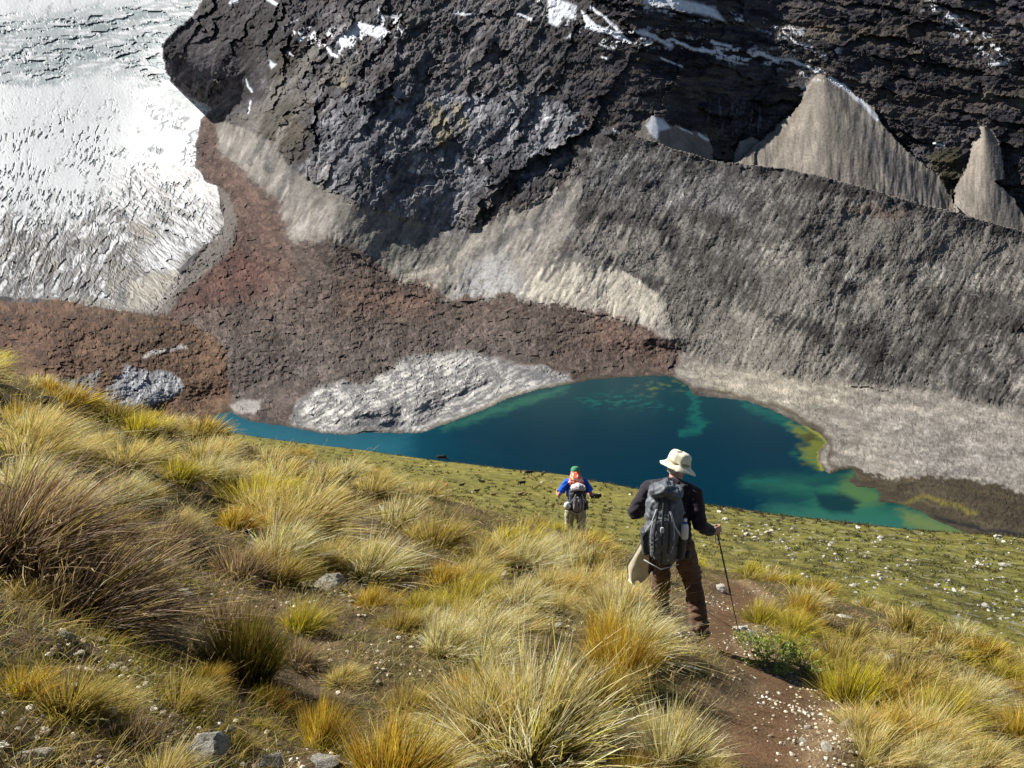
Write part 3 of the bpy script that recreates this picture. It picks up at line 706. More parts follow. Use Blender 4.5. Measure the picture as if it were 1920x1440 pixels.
dl = sdist(LAKE, WU, WV); teal = (.004, .085, .070); olive = (.11, .12, .018); tg = (.016, .095, .055)
paint(mask([(840,800),(900,775),(960,755),(1060,725),(1060,732),(960,765),(880,790),(830,806)], WU, WV, 12) * .7, (.03, .13, .075))
paint(mask([(1080,745),(1140,738),(1220,744),(1240,760),(1150,764),(1090,758)], WU, WV, 12) * sstep(-.1, .3, ns) * .8, teal)
paint(mask([(1190,768),(1240,760),(1280,766),(1230,774)], WU, WV, 9) * sstep(-.1, .3, ns) * .6, teal)
paint(mask([(1200,716),(1270,712),(1290,730),(1230,740),(1180,730)], WU, WV, 11) * sstep(0, .35, ns) * .75, (.08, .10, .03))
paint(mask([(1296,735),(1306,760),(1300,785),(1318,792),(1310,804),(1280,812)], WU, WV, 8, 6) * .75, teal)
paint(mask([(1390,752),(1440,768),(1490,792),(1535,818),(1530,840),(1500,815),(1450,785),(1400,765)], WU, WV, 11) * .8, teal)
paint(mask([(1480,792),(1530,815),(1548,830),(1535,850),(1540,880),(1510,868),(1500,840),(1520,830),(1490,812)], WU, WV, 8) * .85, olive)
paint(mask([(1500,845),(1535,850),(1530,880),(1500,862),(1485,850)], WU, WV, 14) * sstep(-.3, .3, ns) * .7, tg)
paint(mask([(1440,756),(1500,790),(1545,822),(1550,832),(1534,850),(1540,880)], LX + 8 * ns, LY + 4 * ns, 2.5, 3) * .85, (.2, .2, .03))
paint(mask([(1500,820),(1520,812),(1534,824),(1520,832)], WU, WV, 6) * .8, (.03, .025, .012))
paint(mask([(1400,905),(1520,900),(1560,895),(1610,900),(1655,925),(1650,945),(1740,955),(1840,1010),(1860,1100),(1500,1100),(1440,960),(1500,955),(1530,930)], WU, WV, 29) * .85, tg)
paint(mask([(1440,945),(1520,955),(1640,962),(1760,975),(1850,1010),(1800,1060),(1500,1000)], WU, WV, 23) * .75, (.018, .085, .070))
paint(mask([(1580,895),(1604,880),(1604,905),(1650,920),(1652,945),(1600,950),(1570,920)], WU, WV, 12) * .7, (.06, .11, .035))
paint(mask([(1690,955),(1750,972),(1830,1000),(1800,1020),(1700,985)], WU, WV, 14) * .8, (.10, .13, .04))
paint(mask([(1530,925),(1580,925),(1612,940),(1600,962),(1560,962),(1535,950)], LX + 8 * ns, LY + 5 * ns, 7) * .9, (.003, .018, .028))
paint(mask([(1510,905),(1570,892),(1590,898),(1560,908),(1520,915)], WU, WV, 9) * .8, (.004, .03, .038))
paint(mask([(1400,905),(1440,902),(1470,898)], WU, WV, 5, 2) * .6, teal)
paint(sstep(0, 5, -dl + 4) * sstep(10, 5, -dl + 4) * 0, olive)
PX, PY = PXs, PYs
m, n, l, b = mat_new('lake_water')
at = n.new('ShaderNodeAttribute'); at.attribute_name = 'Col'
l.new(at.outputs[0], b.inputs['Base Color']); b.inputs['Roughness'].default_value = .22
b.inputs['IOR'].default_value = 1.33; b.inputs['Specular IOR Level'].default_value = .08
tc = n.new('ShaderNodeTexCoord'); t = n.new('ShaderNodeTexNoise'); t.inputs['Scale'].default_value = .9; t.inputs['Detail'].default_value = 4
l.new(tc.outputs['Object'], t.inputs['Vector'])
bp = n.new('ShaderNodeBump'); bp.inputs['Strength'].default_value = .35; bp.inputs['Distance'].default_value = .25
l.new(t.outputs[0], bp.inputs['Height']); l.new(bp.outputs[0], b.inputs['Normal'])
lake = mesh_np('lake', np.stack([X3, Y3, Z3], -1).reshape(-1, 3), grid_faces(*LX.shape)[:, ::-1], C.reshape(-1, 3), m, True)
tag(lake, kind='structure')
# ------------------------------------------------------------------ meadow and near hillside
def pts_world(L):
    return [(xr(px, py) * D_, D_, ratio(py) * D_) for px, py, D_ in L]
sky_m = [(200,850,280),(430,812,260),(700,845,240),(830,864,225),(1060,889,200),(1200,916,180),(1330,946,165),(1500,969,150),(1700,993,140),(1920,1009,135),(2100,1030,130)]
mp = pts_world(sky_m + [(700,900,130),(900,940,110),(1000,970,85),(430,835,150),(430,870,80),(200,900,150),(200,930,80),(700,866,190),(830,886,175),(1060,925,140),(1200,950,120),(1100,1010,65),(1400,1050,50),(1600,1100,42),(1920,1220,30),(1400,1100,36),(2200,1250,30)])
for (x, y, z) in pts_world(sky_m):
    u = x / y
    mp.append((u * (y + 25), y + 25, z - 17)); mp.append((u * (y + 75), y + 75, z - 50)); mp.append((u * (y + 170), y + 170, z - 112)); mp.append((u * (y + 320), y + 320, z - 190))
for u in (-.5, 0, .3): mp.append((u * 25, 25, -17 - 2 * abs(u)))
tM = TPS(mp, 1e-4)
SKU = np.array([xr(a, b_) for a, b_, _ in sky_m]); SKR = np.array([ratio(b_ + 3) for a, b_, _ in sky_m])
def meadow_z(X, Y):
    z = tM(X, Y)
    u = X / Y; lim = np.interp(u, SKU, SKR) * Y          # keep the brow where it is
    z = np.where(Y > 60, np.minimum(z, lim), z)
    k = np.clip(Y / 60.0, .3, 1.2)
    z = z + k * (.55 * fbm(X / 16, Y / 22, 4, 801) + .12 * fbm(X / 2.2, Y / 3.0, 3, 805))
    return z
sky_f = [(200,772,14),(420,832,15),(700,902,16),(900,962,17),(1080,1014,18),(1180,1050,17),(1400,1082,16),(1600,1135,15),(1920,1245,12),(2150,1330,11)]
fp = pts_world(sky_f + [(0,700,13),(-200,640,14),(0,900,5.5),(0,1150,3.1),(0,1440,2.0),(480,1440,2.8),(960,1440,3.5),(1440,1440,4.1),(1920,1440,5.2),(1300,1180,8.0),(960,1150,6.6),
     (1700,1300,7.6),(500,1100,6.5),(480,1250,4.4),(1400,1290,5.6),(700,1150,6.0),(1180,1290,5.0),(1080,1100,9.0)])
for (x, y, z) in pts_world(sky_f + [(0,705,13)]):
    u = x / y
    fp.append((u * (y + 5), y + 5, z - 3.4)); fp.append((u * (y + 22), y + 22, z - 19))
fp += [(-2.2, -1, -.5), (0, -1, -1.35), (2.5, -1, -2.0), (0, 1, -1.85), (-1.2, 1, -1.3), (2, 1.5, -2.35)]
tN = TPS(fp, 1e-4)
PATH = [(1500,1470,.42),(1420,1400,.40),(1440,1330,.40),(1490,1285,.34),(1420,1245,.34),(1360,1215,.36),(1330,1185,.42),(1370,1140,.5),(1400,1110,.45),(1370,1085,.4)]
def near_z0(X, Y):
    return tN(X, Y)
def hit(px, py, zf=None, d0=1.5, d1=60):
    """where the view line through a photo pixel meets the hillside"""
    zf = zf or near_z
    d = np.geomspace(d0, d1, 500)
    X = xr(px, py) * d; z = ratio(py) * d
    k = np.nonzero(z < zf(X, d))[0]
    if len(k) == 0: return None
    i = k[0]
    return X[i], d[i], float(zf(X[i:i+1], d[i:i+1])[0])
_p = [hit(a, b_, near_z0) for a, b_, _ in PATH]
pathw = np.array([(q[0], q[1]) for q in _p if q]); print('path', pathw.round(2).tolist())
pathwid = .34
def path_d(X, Y): return -sdist(pathw, X, Y, False)
def near_z(X, Y):
    X = np.asarray(X, float); Y = np.asarray(Y, float)
    z = tN(X, Y)
    h = .16 * fbm(X / 1.1, Y / 1.1, 3, 811) + .05 * fbm(X / .25, Y / .25, 3, 812)
    pd = path_d(X, Y)
    return z + h * lerp(.25, 1, sstep(.2, .6, pd)) - .07 * sstep(.5, .2, pd)

def heightfield(name, us, ys, off, zf, colf, mat, smooth=True):
    UU, YY = np.meshgrid(us, ys)
    XX = UU * (YY + off)
    Z = zf(XX, YY)
    c = colf(XX, YY, Z)
    V_ = np.stack([XX, YY, Z], -1).reshape(-1, 3)
    return tag(mesh_np(name, V_, grid_faces(*XX.shape)[:, ::-1], c.reshape(-1, 3), mat, smooth), kind='structure')

def meadow_col(X, Y, Z):
    c = np.zeros(X.shape + (3,))
    a = fbm(X / 14, Y / 22, 4, 821); b_ = fbm(X / 1.6, Y / 3.4, 4, 822); q = fbm(X / .5, Y / 1.0, 3, 823); r = fbm(X / 45, Y / 60, 3, 824)
    c[:] = (.17, .155, .034)
    def mix(m, k): 
        c[:] = c * (1 - m[..., None]) + np.array(k) * m[..., None]
    mix(sstep(-.2, .4, a) * .6, (.225, .19, .04))
    rt = sstep(2, 22, X - .1 * Y) * sstep(190, 110, Y)
    mix(rt * .5, (.115, .115, .022))
    mix(sstep(.0, .35, b_ + .3 * a) * lerp(.45, .8, rt), (.06, .058, .018))
    mix(sstep(.15, .4, -b_ + .5 * q) * .5, (.20, .19, .05))
    mix(sstep(.22, .45, q + .4 * b_) * lerp(.45, .75, rt), (.05, .035, .018))
    mix(sstep(.30, .5, fbm(X / .8, Y / 1.6, 2, 826)) * .6 * lerp(.4, 1, rt), (.30, .28, .24))
    mix(sstep(210, 300, Y) * .5, (.12, .10, .06))
    return c * 1.0
M_meadow = ground_mat('meadow_turf', (.35, 2.2), .35, .9, .35)
ys = np.geomspace(18, 700, 620)
meadow = heightfield('meadow', np.linspace(-.95, .95, 900), ys, 12, meadow_z, meadow_col, M_meadow)

def near_col(X, Y, Z):
    c = np.zeros(X.shape + (3,))
    a = fbm(X / .9, Y / .9, 4, 831); b_ = fbm(X / .16, Y / .16, 3, 832); q = fbm(X / .4, Y / .4, 3, 833)
    c[:] = (.115, .082, .046)
    def mix(m, k): c[:] = c * (1 - m[..., None]) + np.array(k) * m[..., None]
    mix(sstep(-.15, .3, a) * .6, (.10, .085, .028))
    mix(sstep(.1, .4, q) * .55, (.06, .075, .015))
    mix(sstep(.1, .45, -q + .2 * b_) * .5, (.22, .16, .085))
    mix(sstep(.15, .4, b_) * .5, (.045, .03, .018))
    pd = path_d(X, Y) + .12 * b_ + .1 * q
    mix(sstep(.62, .35, pd) * .8, (.20, .135, .075))
    mix(sstep(.28, .12, pd) * .9, (.135, .076, .038))
    return c
M_soil = ground_mat('hillside_soil', (6, 40), .3, 1.0, .03)
ys = np.r_[np.linspace(-2.5, 1.2, 30)[:-1], np.geomspace(1.2, 36, 520)]
hill = heightfield('hillside', np.linspace(-1.0, 1.0, 620), ys, 4, near_z, near_col, M_soil)

# footpath: a worn strip lying 4 mm above the hillside
def densify(P, k=14):
    P = np.array(P, float); out = []
    for i in range(len(P) - 1):
        p0 = P[max(i-1, 0)]; p1 = P[i]; p2 = P[i+1]; p3 = P[min(i+2, len(P)-1)]
        for t in np.arange(k) / k:
            out.append(.5 * ((2*p1) + (-p0+p2)*t + (2*p0-5*p1+4*p2-p3)*t*t + (-p0+3*p1-3*p2+p3)*t**3))
    out.append(P[-1]); return np.array(out)
# ------------------------------------------------------------------ grass
def blade_mat(name, transl=.35, rough=.6):
    m, n, l, b = mat_new(name)
    at = n.new('ShaderNodeAttribute'); at.attribute_name = 'Col'
    l.new(at.outputs[0], b.inputs['Base Color']); b.inputs['Roughness'].default_value = rough
    b.inputs['Specular IOR Level'].default_value = .35
    tr = n.new('ShaderNodeBsdfTranslucent'); l.new(at.outputs[0], tr.inputs[0])
    mx = n.new('ShaderNodeMixShader'); mx.inputs[0].default_value = transl
    l.new(b.outputs[0], mx.inputs[1]); l.new(tr.outputs[0], mx.inputs[2])
    l.new(mx.outputs[0], n['Material Output'].inputs[0])
    return m
M_blade = blade_mat('grass_blade', .45)
PAL = {
 'straw':  [((.20,.17,.015), (.88,.70,.34), 5), ((.26,.20,.03), (.95,.80,.42), 3), ((.16,.17,.010), (.58,.50,.06), 3), ((.12,.06,.015), (.36,.22,.10), 1)],
 'pale':   [((.22,.18,.02), (.95,.86,.58), 5), ((.24,.20,.02), (.90,.72,.36), 3), ((.17,.18,.010), (.52,.48,.08), 3)],
 'green':  [((.12,.15,.005), (.60,.56,.03), 5), ((.16,.17,.006), (.66,.56,.09), 3), ((.10,.08,.02), (.62,.48,.22), 1.5)],
 'gold':   [((.20,.12,.008), (.74,.50,.05), 5), ((.26,.19,.01), (.76,.58,.16), 3), ((.15,.07,.012), (.38,.18,.04), 2), ((.15,.16,.006), (.46,.43,.03), 3)],
 'dark':   [((.035,.040,.006), (.17,.16,.02), 5), ((.04,.03,.012), (.20,.13,.04), 3), ((.06,.06,.006), (.36,.30,.05), 1.5)],
 'dead':   [((.05,.032,.02), (.26,.20,.16), 4), ((.08,.05,.025), (.58,.46,.30), 3), ((.04,.022,.012), (.17,.09,.05), 2), ((.11,.10,.01), (.52,.42,.12), 2)],
 'olive':  [((.08,.08,.008), (.38,.34,.04), 5), ((.12,.09,.015), (.76,.60,.25), 3), ((.07,.035,.012), (.26,.14,.05), 1.5)],
}
def blades(base, dirv, L, droop, wdt, c0, c1, seg=4, side=None, rng=None, crook=.05):
    """vectorised ribbons; base (n,3), dirv (n,3) unit, L (n,), droop (n,3) in units of L"""
    n = len(L); s = np.linspace(0, 1, seg + 1)
    if side is None:
        side = np.cross(dirv, rng.normal(size=(n, 3))); side /= np.linalg.norm(side, axis=1)[:, None] + 1e-9
    k1 = rng.normal(size=(n, 3)) * crook
    P = (base[:, None, :] + dirv[:, None, :] * (L[:, None] * s)[..., None] + droop[:, None, :] * (L[:, None] * s**2)[..., None]
         + k1[:, None, :] * (L[:, None] * np.sin(s * 3.1)[None, :] * .5)[..., None])
    ww = wdt[:, None] * (1 - .85 * s**1.5) * .5
    Vv = np.stack([P - side[:, None, :] * ww[..., None], P + side[:, None, :] * ww[..., None]], 2).reshape(-1, 3)
    i = (np.arange(n) * (seg + 1) * 2)[:, None] + (np.arange(seg) * 2)[None, :]
    Fv = np.stack([i, i + 1, i + 3, i + 2], -1).reshape(-1, 4)
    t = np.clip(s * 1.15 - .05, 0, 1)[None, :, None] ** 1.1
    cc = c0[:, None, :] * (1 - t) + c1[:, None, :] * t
    return Vv, Fv, np.repeat(cc, 2, axis=1).reshape(-1, 3)
def pal_pick(pal, n, rng):
    P = PAL[pal]; wt = np.array([p[2] for p in P], float); k = rng.choice(len(P), n, p=wt / wt.sum())
    c0 = np.array([p[0] for p in P])[k]; c1 = np.array([p[1] for p in P])[k]
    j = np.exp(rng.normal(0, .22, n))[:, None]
    return np.clip(c0 * j * .65 * [1, .93, .9], 0, .9), np.clip(c1 * j * [1, .91, .80], 0, .92)  # blade feet darkened: brown thatch, and shade of the gaps put into colour
def make_tussock(nb, H, Rr, spread, pal, seed, lean=(0, 0), width=.0035, droopk=.35, stalks=.03):
    rng = np.random.RandomState(seed)
    nb = int(nb * .5); width *= 1.75
    K = 46; ck = rng.randint(0, K, nb)
    kr = np.sqrt(rng.rand(K)); ka = rng.rand(K) * 2 * math.pi; kt = .35 + .85 * rng.rand(K); kl = .62 + .5 * rng.rand(K)
    loose = rng.rand(nb) < .3
    r = np.where(loose, np.sqrt(rng.rand(nb)), np.clip(kr[ck] + rng.normal(0, .06, nb), 0.02, 1.1))
    a = np.where(loose, rng.rand(nb) * 2 * math.pi, ka[ck] + rng.normal(0, .10, nb) / (kr[ck] + .15))
    # lumpy outline: a few sub-clumps
    lob = 1 + .25 * np.sin(a * 3 + seed) + .15 * np.sin(a * 5 + 2 * seed)
    base = np.stack([r * Rr * np.cos(a) * lob, r * Rr * np.sin(a) * lob, -.04 + 0 * a], -1)
    tilt = spread * (r ** .8) * np.where(loose, .45 + .75 * rng.rand(nb), kt[ck] + rng.normal(0, .05, nb)) * lob + rng.normal(0, .07, nb)
    a2 = a + rng.normal(0, 1, nb) * np.where(loose, .45, .12)
    d = np.stack([np.sin(tilt) * np.cos(a2), np.sin(tilt) * np.sin(a2), np.cos(tilt)], -1)
    L = H * (.5 + .5 * rng.rand(nb) ** .7) * (1.05 - .2 * r) * np.where(loose, .9, kl[ck])
    st = rng.rand(nb) < stalks * .6
    L = np.where(st, H * (1.0 + .35 * rng.rand(nb)), L)
    dr = np.stack([np.cos(a2) * droopk * (.3 + rng.rand(nb)) * np.sin(np.abs(tilt)) + lean[0] * (.6 + .7 * rng.rand(nb)),
                   np.sin(a2) * droopk * (.3 + rng.rand(nb)) * np.sin(np.abs(tilt)) + lean[1] * (.6 + .7 * rng.rand(nb)),
                   -droopk * (.25 + .9 * rng.rand(nb)) * np.abs(np.sin(tilt)) - .10 * math.hypot(*lean)], -1)
    c0, c1 = pal_pick(pal, nb, rng)
    kc = np.exp(rng.normal(0, .28, K))[ck][:, None]; c0 = c0 * kc; c1 = np.clip(c1 * kc, 0, .95)
    wd = width * (.6 + .8 * rng.rand(nb)) * np.where(st, .8, 1)
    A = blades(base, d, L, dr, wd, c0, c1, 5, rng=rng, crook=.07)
    # flattened dead litter round the foot
    m = nb // 5
    r = Rr * (.6 + 1.1 * rng.rand(m)); a = rng.rand(m) * 6.283
    base = np.stack([r * np.cos(a) * .7, r * np.sin(a) * .7, .01 + .05 * rng.rand(m)], -1)
    a2 = a + rng.normal(0, .6, m); e = .1 + .5 * rng.rand(m)
    d = np.stack([np.cos(a2) * np.cos(e), np.sin(a2) * np.cos(e), np.sin(e)], -1)
    c0, c1 = pal_pick('dead' if pal in ('dark', 'dead') else 'straw', m, rng)
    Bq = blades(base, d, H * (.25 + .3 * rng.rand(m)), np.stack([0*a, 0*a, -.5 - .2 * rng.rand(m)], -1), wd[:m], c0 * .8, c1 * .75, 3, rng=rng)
    parts = [A, Bq]
    # seed heads on the stalks
    idx = np.nonzero(st)[0]
    if len(idx):
        tip = A[0].reshape(nb, 6, 2, 3)[idx, 4].mean(1); tip2 = A[0].reshape(nb, 6, 2, 3)[idx, 5].mean(1)
        dd = tip2 - tip; LL = np.linalg.norm(dd, axis=1); dd /= LL[:, None]
        q = 6; tb = np.repeat(tip, q, 0) + np.repeat(dd * LL[:, None], q, 0) * rng.rand(len(idx) * q)[:, None]
        ddj = np.repeat(dd, q, 0) + rng.normal(0, .25, (len(idx) * q, 3)); ddj /= np.linalg.norm(ddj, axis=1)[:, None]
        cc = np.tile(np.array([[.55, .42, .2]]), (len(tb), 1)) * (.6 + .6 * rng.rand(len(tb)))[:, None]
        parts.append(blades(tb, ddj, np.full(len(tb), .03), np.zeros((len(tb), 3)), np.full(len(tb), .004), cc, cc, 2, rng=rng))
    Vs, Fs, Cs = [], [], []; o = 0
    for v, f, c in parts: Vs.append(v); Fs.append(f + o); Cs.append(c); o += len(v)
    return mesh_np('grass_tussock', np.vstack(Vs), np.vstack(Fs), np.vstack(Cs), M_blade, False, link=False)

# prototypes: (blades, height, foot radius, spread, palette, lean, width)
PT = {}
def proto(key, *a, **k): PT[key] = make_tussock(*a, **k)
proto('straw_a', 3000, .62, .16, .85, 'straw', 1, lean=(.18, -.05))
proto('straw_b', 2600, .58, .15, 1.0, 'straw', 2, lean=(.30, -.1))
proto('pale_a', 3800, .62, .22, .75, 'pale', 3, lean=(.05, 0), stalks=.05)
proto('pale_b', 2800, .60, .17, .9, 'pale', 4, lean=(.25, -.1))
proto('green_a', 3200, .55, .16, .75, 'green', 5, lean=(.1, 0))
proto('green_b', 2400, .50, .13, .9, 'green', 6, lean=(.2, -.05))
proto('gold_a', 3200, .66, .14, .55, 'gold', 7, lean=(.08, 0))
proto('gold_b', 2600, .55, .15, .9, 'gold', 8, lean=(.15, 0))
proto('dark_a', 3600, .60, .15, .50, 'dark', 9, lean=(.04, 0))
proto('dead_a', 4200, .62, .22, .95, 'dead', 10, lean=(.38, -.1))
proto('dead_b', 2600, .45, .17, 1.0, 'dead', 11, lean=(.2, 0))
proto('olive_a', 3000, .55, .17, .9, 'olive', 12, lean=(.15, 0))
proto('olive_b', 2400, .45, .15, 1.0, 'olive', 13, lean=(.25, -.1))
far = {}
for k_, pal, sd in (('straw_far', 'straw', 21), ('olive_far', 'olive', 22), ('pale_far', 'pale', 23), ('green_far', 'green', 24), ('gold_far', 'gold', 25)):
    proto(k_, 1100, .6, .2, .95, pal, sd, lean=(.2, -.05), width=.008)

rng = random.Random(11)
TUS = []      # (x, y, radius)
def tussock(key, px, py, hpx, label=None, group=None, wide=1.0, rz=None, pos=None):
    p = pos or hit(px, py)
    if p is None: return
    x, y, z = p
    o = link_mesh('grass_tussock', PT[key])
    base_h = {'straw': .55, 'pale': .55, 'green': .47, 'gold': .58, 'dark': .55, 'dead': .48, 'olive': .46}[key.split('_')[0]]
    zc = y * CT - z * ST
    s = .73 * hpx * zc / FPX / .93 / base_h if hpx else 1
    wide = wide * .92
    o.location = (x, y, z - .02)
    o.scale = (s * wide, s * wide, s)
    o.rotation_euler = (rng.uniform(-.08, .08), rng.uniform(-.05, .1), rz if rz is not None else rng.uniform(-.7, .7))
    tag(o, label, 'grass tussock', group or 'bunchgrass tussocks on the slope')
    TUS.append((x, y, .2 * s * wide)); return o
BIG = [
 ('dead_a', 150, 1160, 230, 'huge grey brown bunchgrass tussock leaning right at the left edge, beside the two flat stones', 1.15),
 ('dead_a', 20, 1040, 260, 'tall dark tussock full of golden seed stalks, cut by the left edge of the photo', 1.0),
 ('dark_a', 450, 1275, 200, 'dark olive upright tussock standing alone in shade, lower left of the bare patch', 1.1),
 ('green_b', 562, 1182, 105, 'small yellow green tussock just right of the dark upright one', 1.0),
 ('green_a', 262, 818, 70, 'bright green tussock on the left skyline, below the ice cliff', 1.3),
 ('straw_a', 560, 985, 140, 'broad straw and green tussock on the left skyline, below the channel of the lake', 1.5),
 ('green_a', 490, 960, 120, 'green left half of the broad skyline tussocks under the lake channel', 1.2),
 ('straw_b', 700, 925, 85, 'tufty straw tussock on the skyline beneath the left end of the lake', 1.2),
 ('pale_b', 690, 1085, 130, 'grey straw tussock behind the round boulder', 1.2),
 ('straw_b', 620, 1060, 110, 'straw tussock directly above the round boulder, leaning right', 1.0),
 ('olive_a', 815, 1020, 90, 'olive tussock with a dark shaded foot, in the middle of the slope', 1.3),
 ('pale_b', 985, 1065, 105, 'pale straw tussock left of the small white pointed rock', 1.2),
 ('pale_a', 1060, 1050, 80, 'pale feathery tussock in front of the far hiker, hiding their legs', 1.4),
 ('gold_b', 1065, 1125, 85, 'yellow green tussock with a rusty brown base in mid slope', 1.4),
 ('green_b', 785, 1145, 75, 'yellow green tussock beside the bare soil in mid slope', 1.1),
 ('pale_b', 900, 1205, 125, 'grey straw tussock leaning right above the largest pale tussock', 1.2),
 ('straw_b', 860, 1180, 100, 'thin straw tussock leaning right, left of the grey straw one', 1.0),
 ('pale_a', 1000, 1390, 235, 'largest tussock, white tipped and bushy, in the lower middle', 1.4),
 ('straw_a', 905, 1370, 190, 'straw flank at the left side of the largest white tipped tussock', 1.1),
 ('gold_a', 735, 1470, 190, 'golden bushy tussock at the bottom edge, left of the largest pale one', 1.4),
 ('pale_b', 790, 1455, 150, 'white straw tussock leaning right beside the golden one at the bottom edge', 1.1),
 ('gold_a', 1165, 1280, 185, 'tall upright orange and yellow green tussock left of the path', .9),
 ('gold_a', 1130, 1230, 150, 'slender golden tussock behind the tall orange one', .8),
 ('pale_b', 1192, 1215, 120, 'pale tussock spreading right, in front of the near hiker left leg', 1.3),
 ('pale_a', 1160, 1160, 110, 'pale tussock between the two hikers, nearest to the tall orange one', 1.3),
 ('pale_a', 1255, 1415, 150, 'white straw tussock at the left edge of the path', 1.1),
 ('gold_b', 1180, 1470, 130, 'rusty orange tussock at the bottom edge, left of the path', 1.0),
 ('green_a', 1592, 1320, 140, 'bright yellow green upright tussock right of the path with a shaded foot', .85),
 ('gold_a', 1502, 1160, 85, 'orange brown tussock right of the walking pole', .95),
 ('green_b', 1430, 1170, 80, 'green tussock right behind the walking pole tip', 1.2),
 ('green_a', 1376, 1072, 40, 'small green tussock on the skyline just right of the walking pole', .9),
 ('gold_b', 1132, 1018, 34, 'small orange brown tussock on the skyline right of the far hiker', 1.2),
 ('straw_b', 1640, 1430, 110, 'straw tussock leaning right at the lower right, below the white stones', 1.3),
 ('pale_b', 1730, 1440, 110, 'pale straw tussock leaning right at the bottom right', 1.1),
 ('olive_a', 1700, 1300, 110, 'olive tussock in the shade right of the bright yellow green one', 1.3),
 ('dead_b', 250, 1400, 120, 'brown twiggy tussock above the white slab at lower left', 1.1),
 ('olive_a', 330, 1330, 110, 'olive tussock with long loose stalks above the rounded boulder at lower left', 1.1),
 ('dead_b', 430, 1180, 110, 'reddish brown dead tussock behind the dark upright one', 1.1),
 ('gold_b', 500, 1330, 100, 'thin golden tussock right below the dark upright one', 1.0),
 ('gold_a', 600, 1400, 150, 'golden green tussock left of the golden bushy one at the bottom edge', .8),
 ('straw_a', 60, 830, 110, 'straw tussock on the far left skyline beside the dark stone', 1.4),
 ('straw_b', 150, 850, 75, 'straw tussock behind the dark stone on the left skyline', 1.2),
 ('green_b', 330, 900, 85, 'green tussock on the upper left slope below the bright green skyline one', 1.2),
 ('straw_a', 380, 870, 85, 'straw tussock on the left skyline between the two green ones', 1.2),
 ('dead_b', 320, 1010, 90, 'reddish brown bushy tussock on the upper left slope', 1.2),
 ('olive_b', 200, 1000, 110, 'olive tussock above the huge grey brown one', 1.3),
 ('olive_a', 130, 1330, 120, 'olive tussock with straw tips in the lower left corner, above the white slab', 1.2),
 ('gold_b', 40, 1300, 120, 'golden brown tussock at the lower left edge, in the shade of the dark one', 1.1),
 ('straw_b', 215, 1330, 90, 'thin straw tussock between the olive and the brown twiggy ones at lower left', 1.1),
 ('straw_a', 300, 1460, 110, 'straw tussock at the bottom edge left of the striped boulder', 1.2),
 ('olive_b', 440, 1400, 70, 'small olive tussock between the striped boulder and the grey block', 1.1),
 ('dead_b', 560, 1240, 80, 'brown dead tussock right of the dark upright one, on bare soil', 1.2),
 ('straw_b', 1850, 1440, 100, 'straw tussock in the bottom right corner', 1.2),
 ('green_b', 1880, 1270, 60, 'green tussock at the right edge near the skyline', 1.3),
 ('olive_b', 1800, 1340, 90, 'olive tussock at the right edge, below the two white stones', 1.3),
 ('pale_b', 120, 960, 110, 'pale drooping tussock at the upper left, above the huge grey brown one', 1.2),
]
for k_, px, py, hp, lab, wd in BIG: tussock(k_, px, py, hp, lab, None, wd, rz=rng.uniform(-.3, .3))
hk1 = hit(1300, 1160); hk2 = hit(1080, 1014); print('hikers', hk1, hk2)
BARE = [(560,1150,.5),(330,1080,.45),(1060,1170,.35),(720,1240,.45),(190,1230,.25),(620,1110,.25),(1560,1400,.3),(1480,1330,.3),(1310,1200,.55),(1250,1190,.2),(1330,1130,.5),(880,1290,.0),(1440,1200,.22),(385,1400,.28),(490,1430,.25),(60,1420,.25),(960,1120,.25)]
bare = [(hit(a, b_), c) for a, b_, c in BARE]; bare = [(q[0], q[1], c) for q, c in bare if q]
def project(x, y, z):
    zc = y * CT - z * ST
    return CX + FPX * x / zc, CY - FPX * (y * ST + z * CT) / zc
AUTO = []
cnt = 0; tries = 0
cand = []
while cnt < 236 and tries < 40000:
    tries += 1
    D_ = 3.0 * (21 / 3.0) ** rng.random() ** .75
    u = rng.uniform(-.66, .68)
    x = u * D_
    z = float(near_z(np.array([x]), np.array([D_]))[0])
    px, py = project(x, D_, z)
    if not (-80 < px < 2000) or py > 1520: continue
    zm = z + .3
    s = rng.uniform(.38, .86) * (1 if D_ > 6 else .78 if D_ > 4 else .66)
    if D_ < 4.2: s *= .7
    if float(path_d(np.array([x]), np.array([D_]))[0]) < .33 + .27 * s: continue
    if any((x - a)**2 + (D_ - b_)**2 < (c + .12 * s)**2 for a, b_, c in bare): continue
    if any((x - a)**2 + (D_ - b_)**2 < (.75 * (r_ + .17 * s))**2 for a, b_, r_ in TUS): continue
    if abs(px - 1310) < 110 and 1120 < py < 1330: continue
    g_ = perlin(np.array([x / 1.7]), np.array([D_ / 1.7]), 901)[0] + rng.uniform(-.25, .25)
    if D_ > 10: fam = 'straw_far' if g_ > .12 else 'pale_far' if g_ > -.05 else 'olive_far' if g_ > -.22 else 'green_far' if g_ > -.4 else 'gold_far'
    elif px < 520 and py > 1000: fam = rng.choice(['olive_a', 'dead_b', 'gold_b', 'olive_b', 'straw_b'])
    else: fam = 'straw_b' if g_ > .25 else 'pale_b' if g_ > .1 else 'olive_a' if g_ > -.05 else 'green_b' if g_ > -.2 else 'gold_b' if g_ > -.35 else 'straw_a'
    fn = fam.split('_')[0]
    col = {'straw': 'straw coloured', 'pale': 'whitish', 'olive': 'olive', 'green': 'yellow green', 'gold': 'golden', 'dead': 'grey brown'}[fn]
    o = tussock(fam, 0, 0, 0, None, None, 1.15, pos=(x, D_, z))
    AUTO.append((o, px, py, ('large ' if s * FPX / D_ > 140 else 'small ') + col, 'tussock'))
    o.scale = tuple(v * s for v in o.scale); TUS[-1] = (x, D_, .2 * s * 1.15)
    cnt += 1
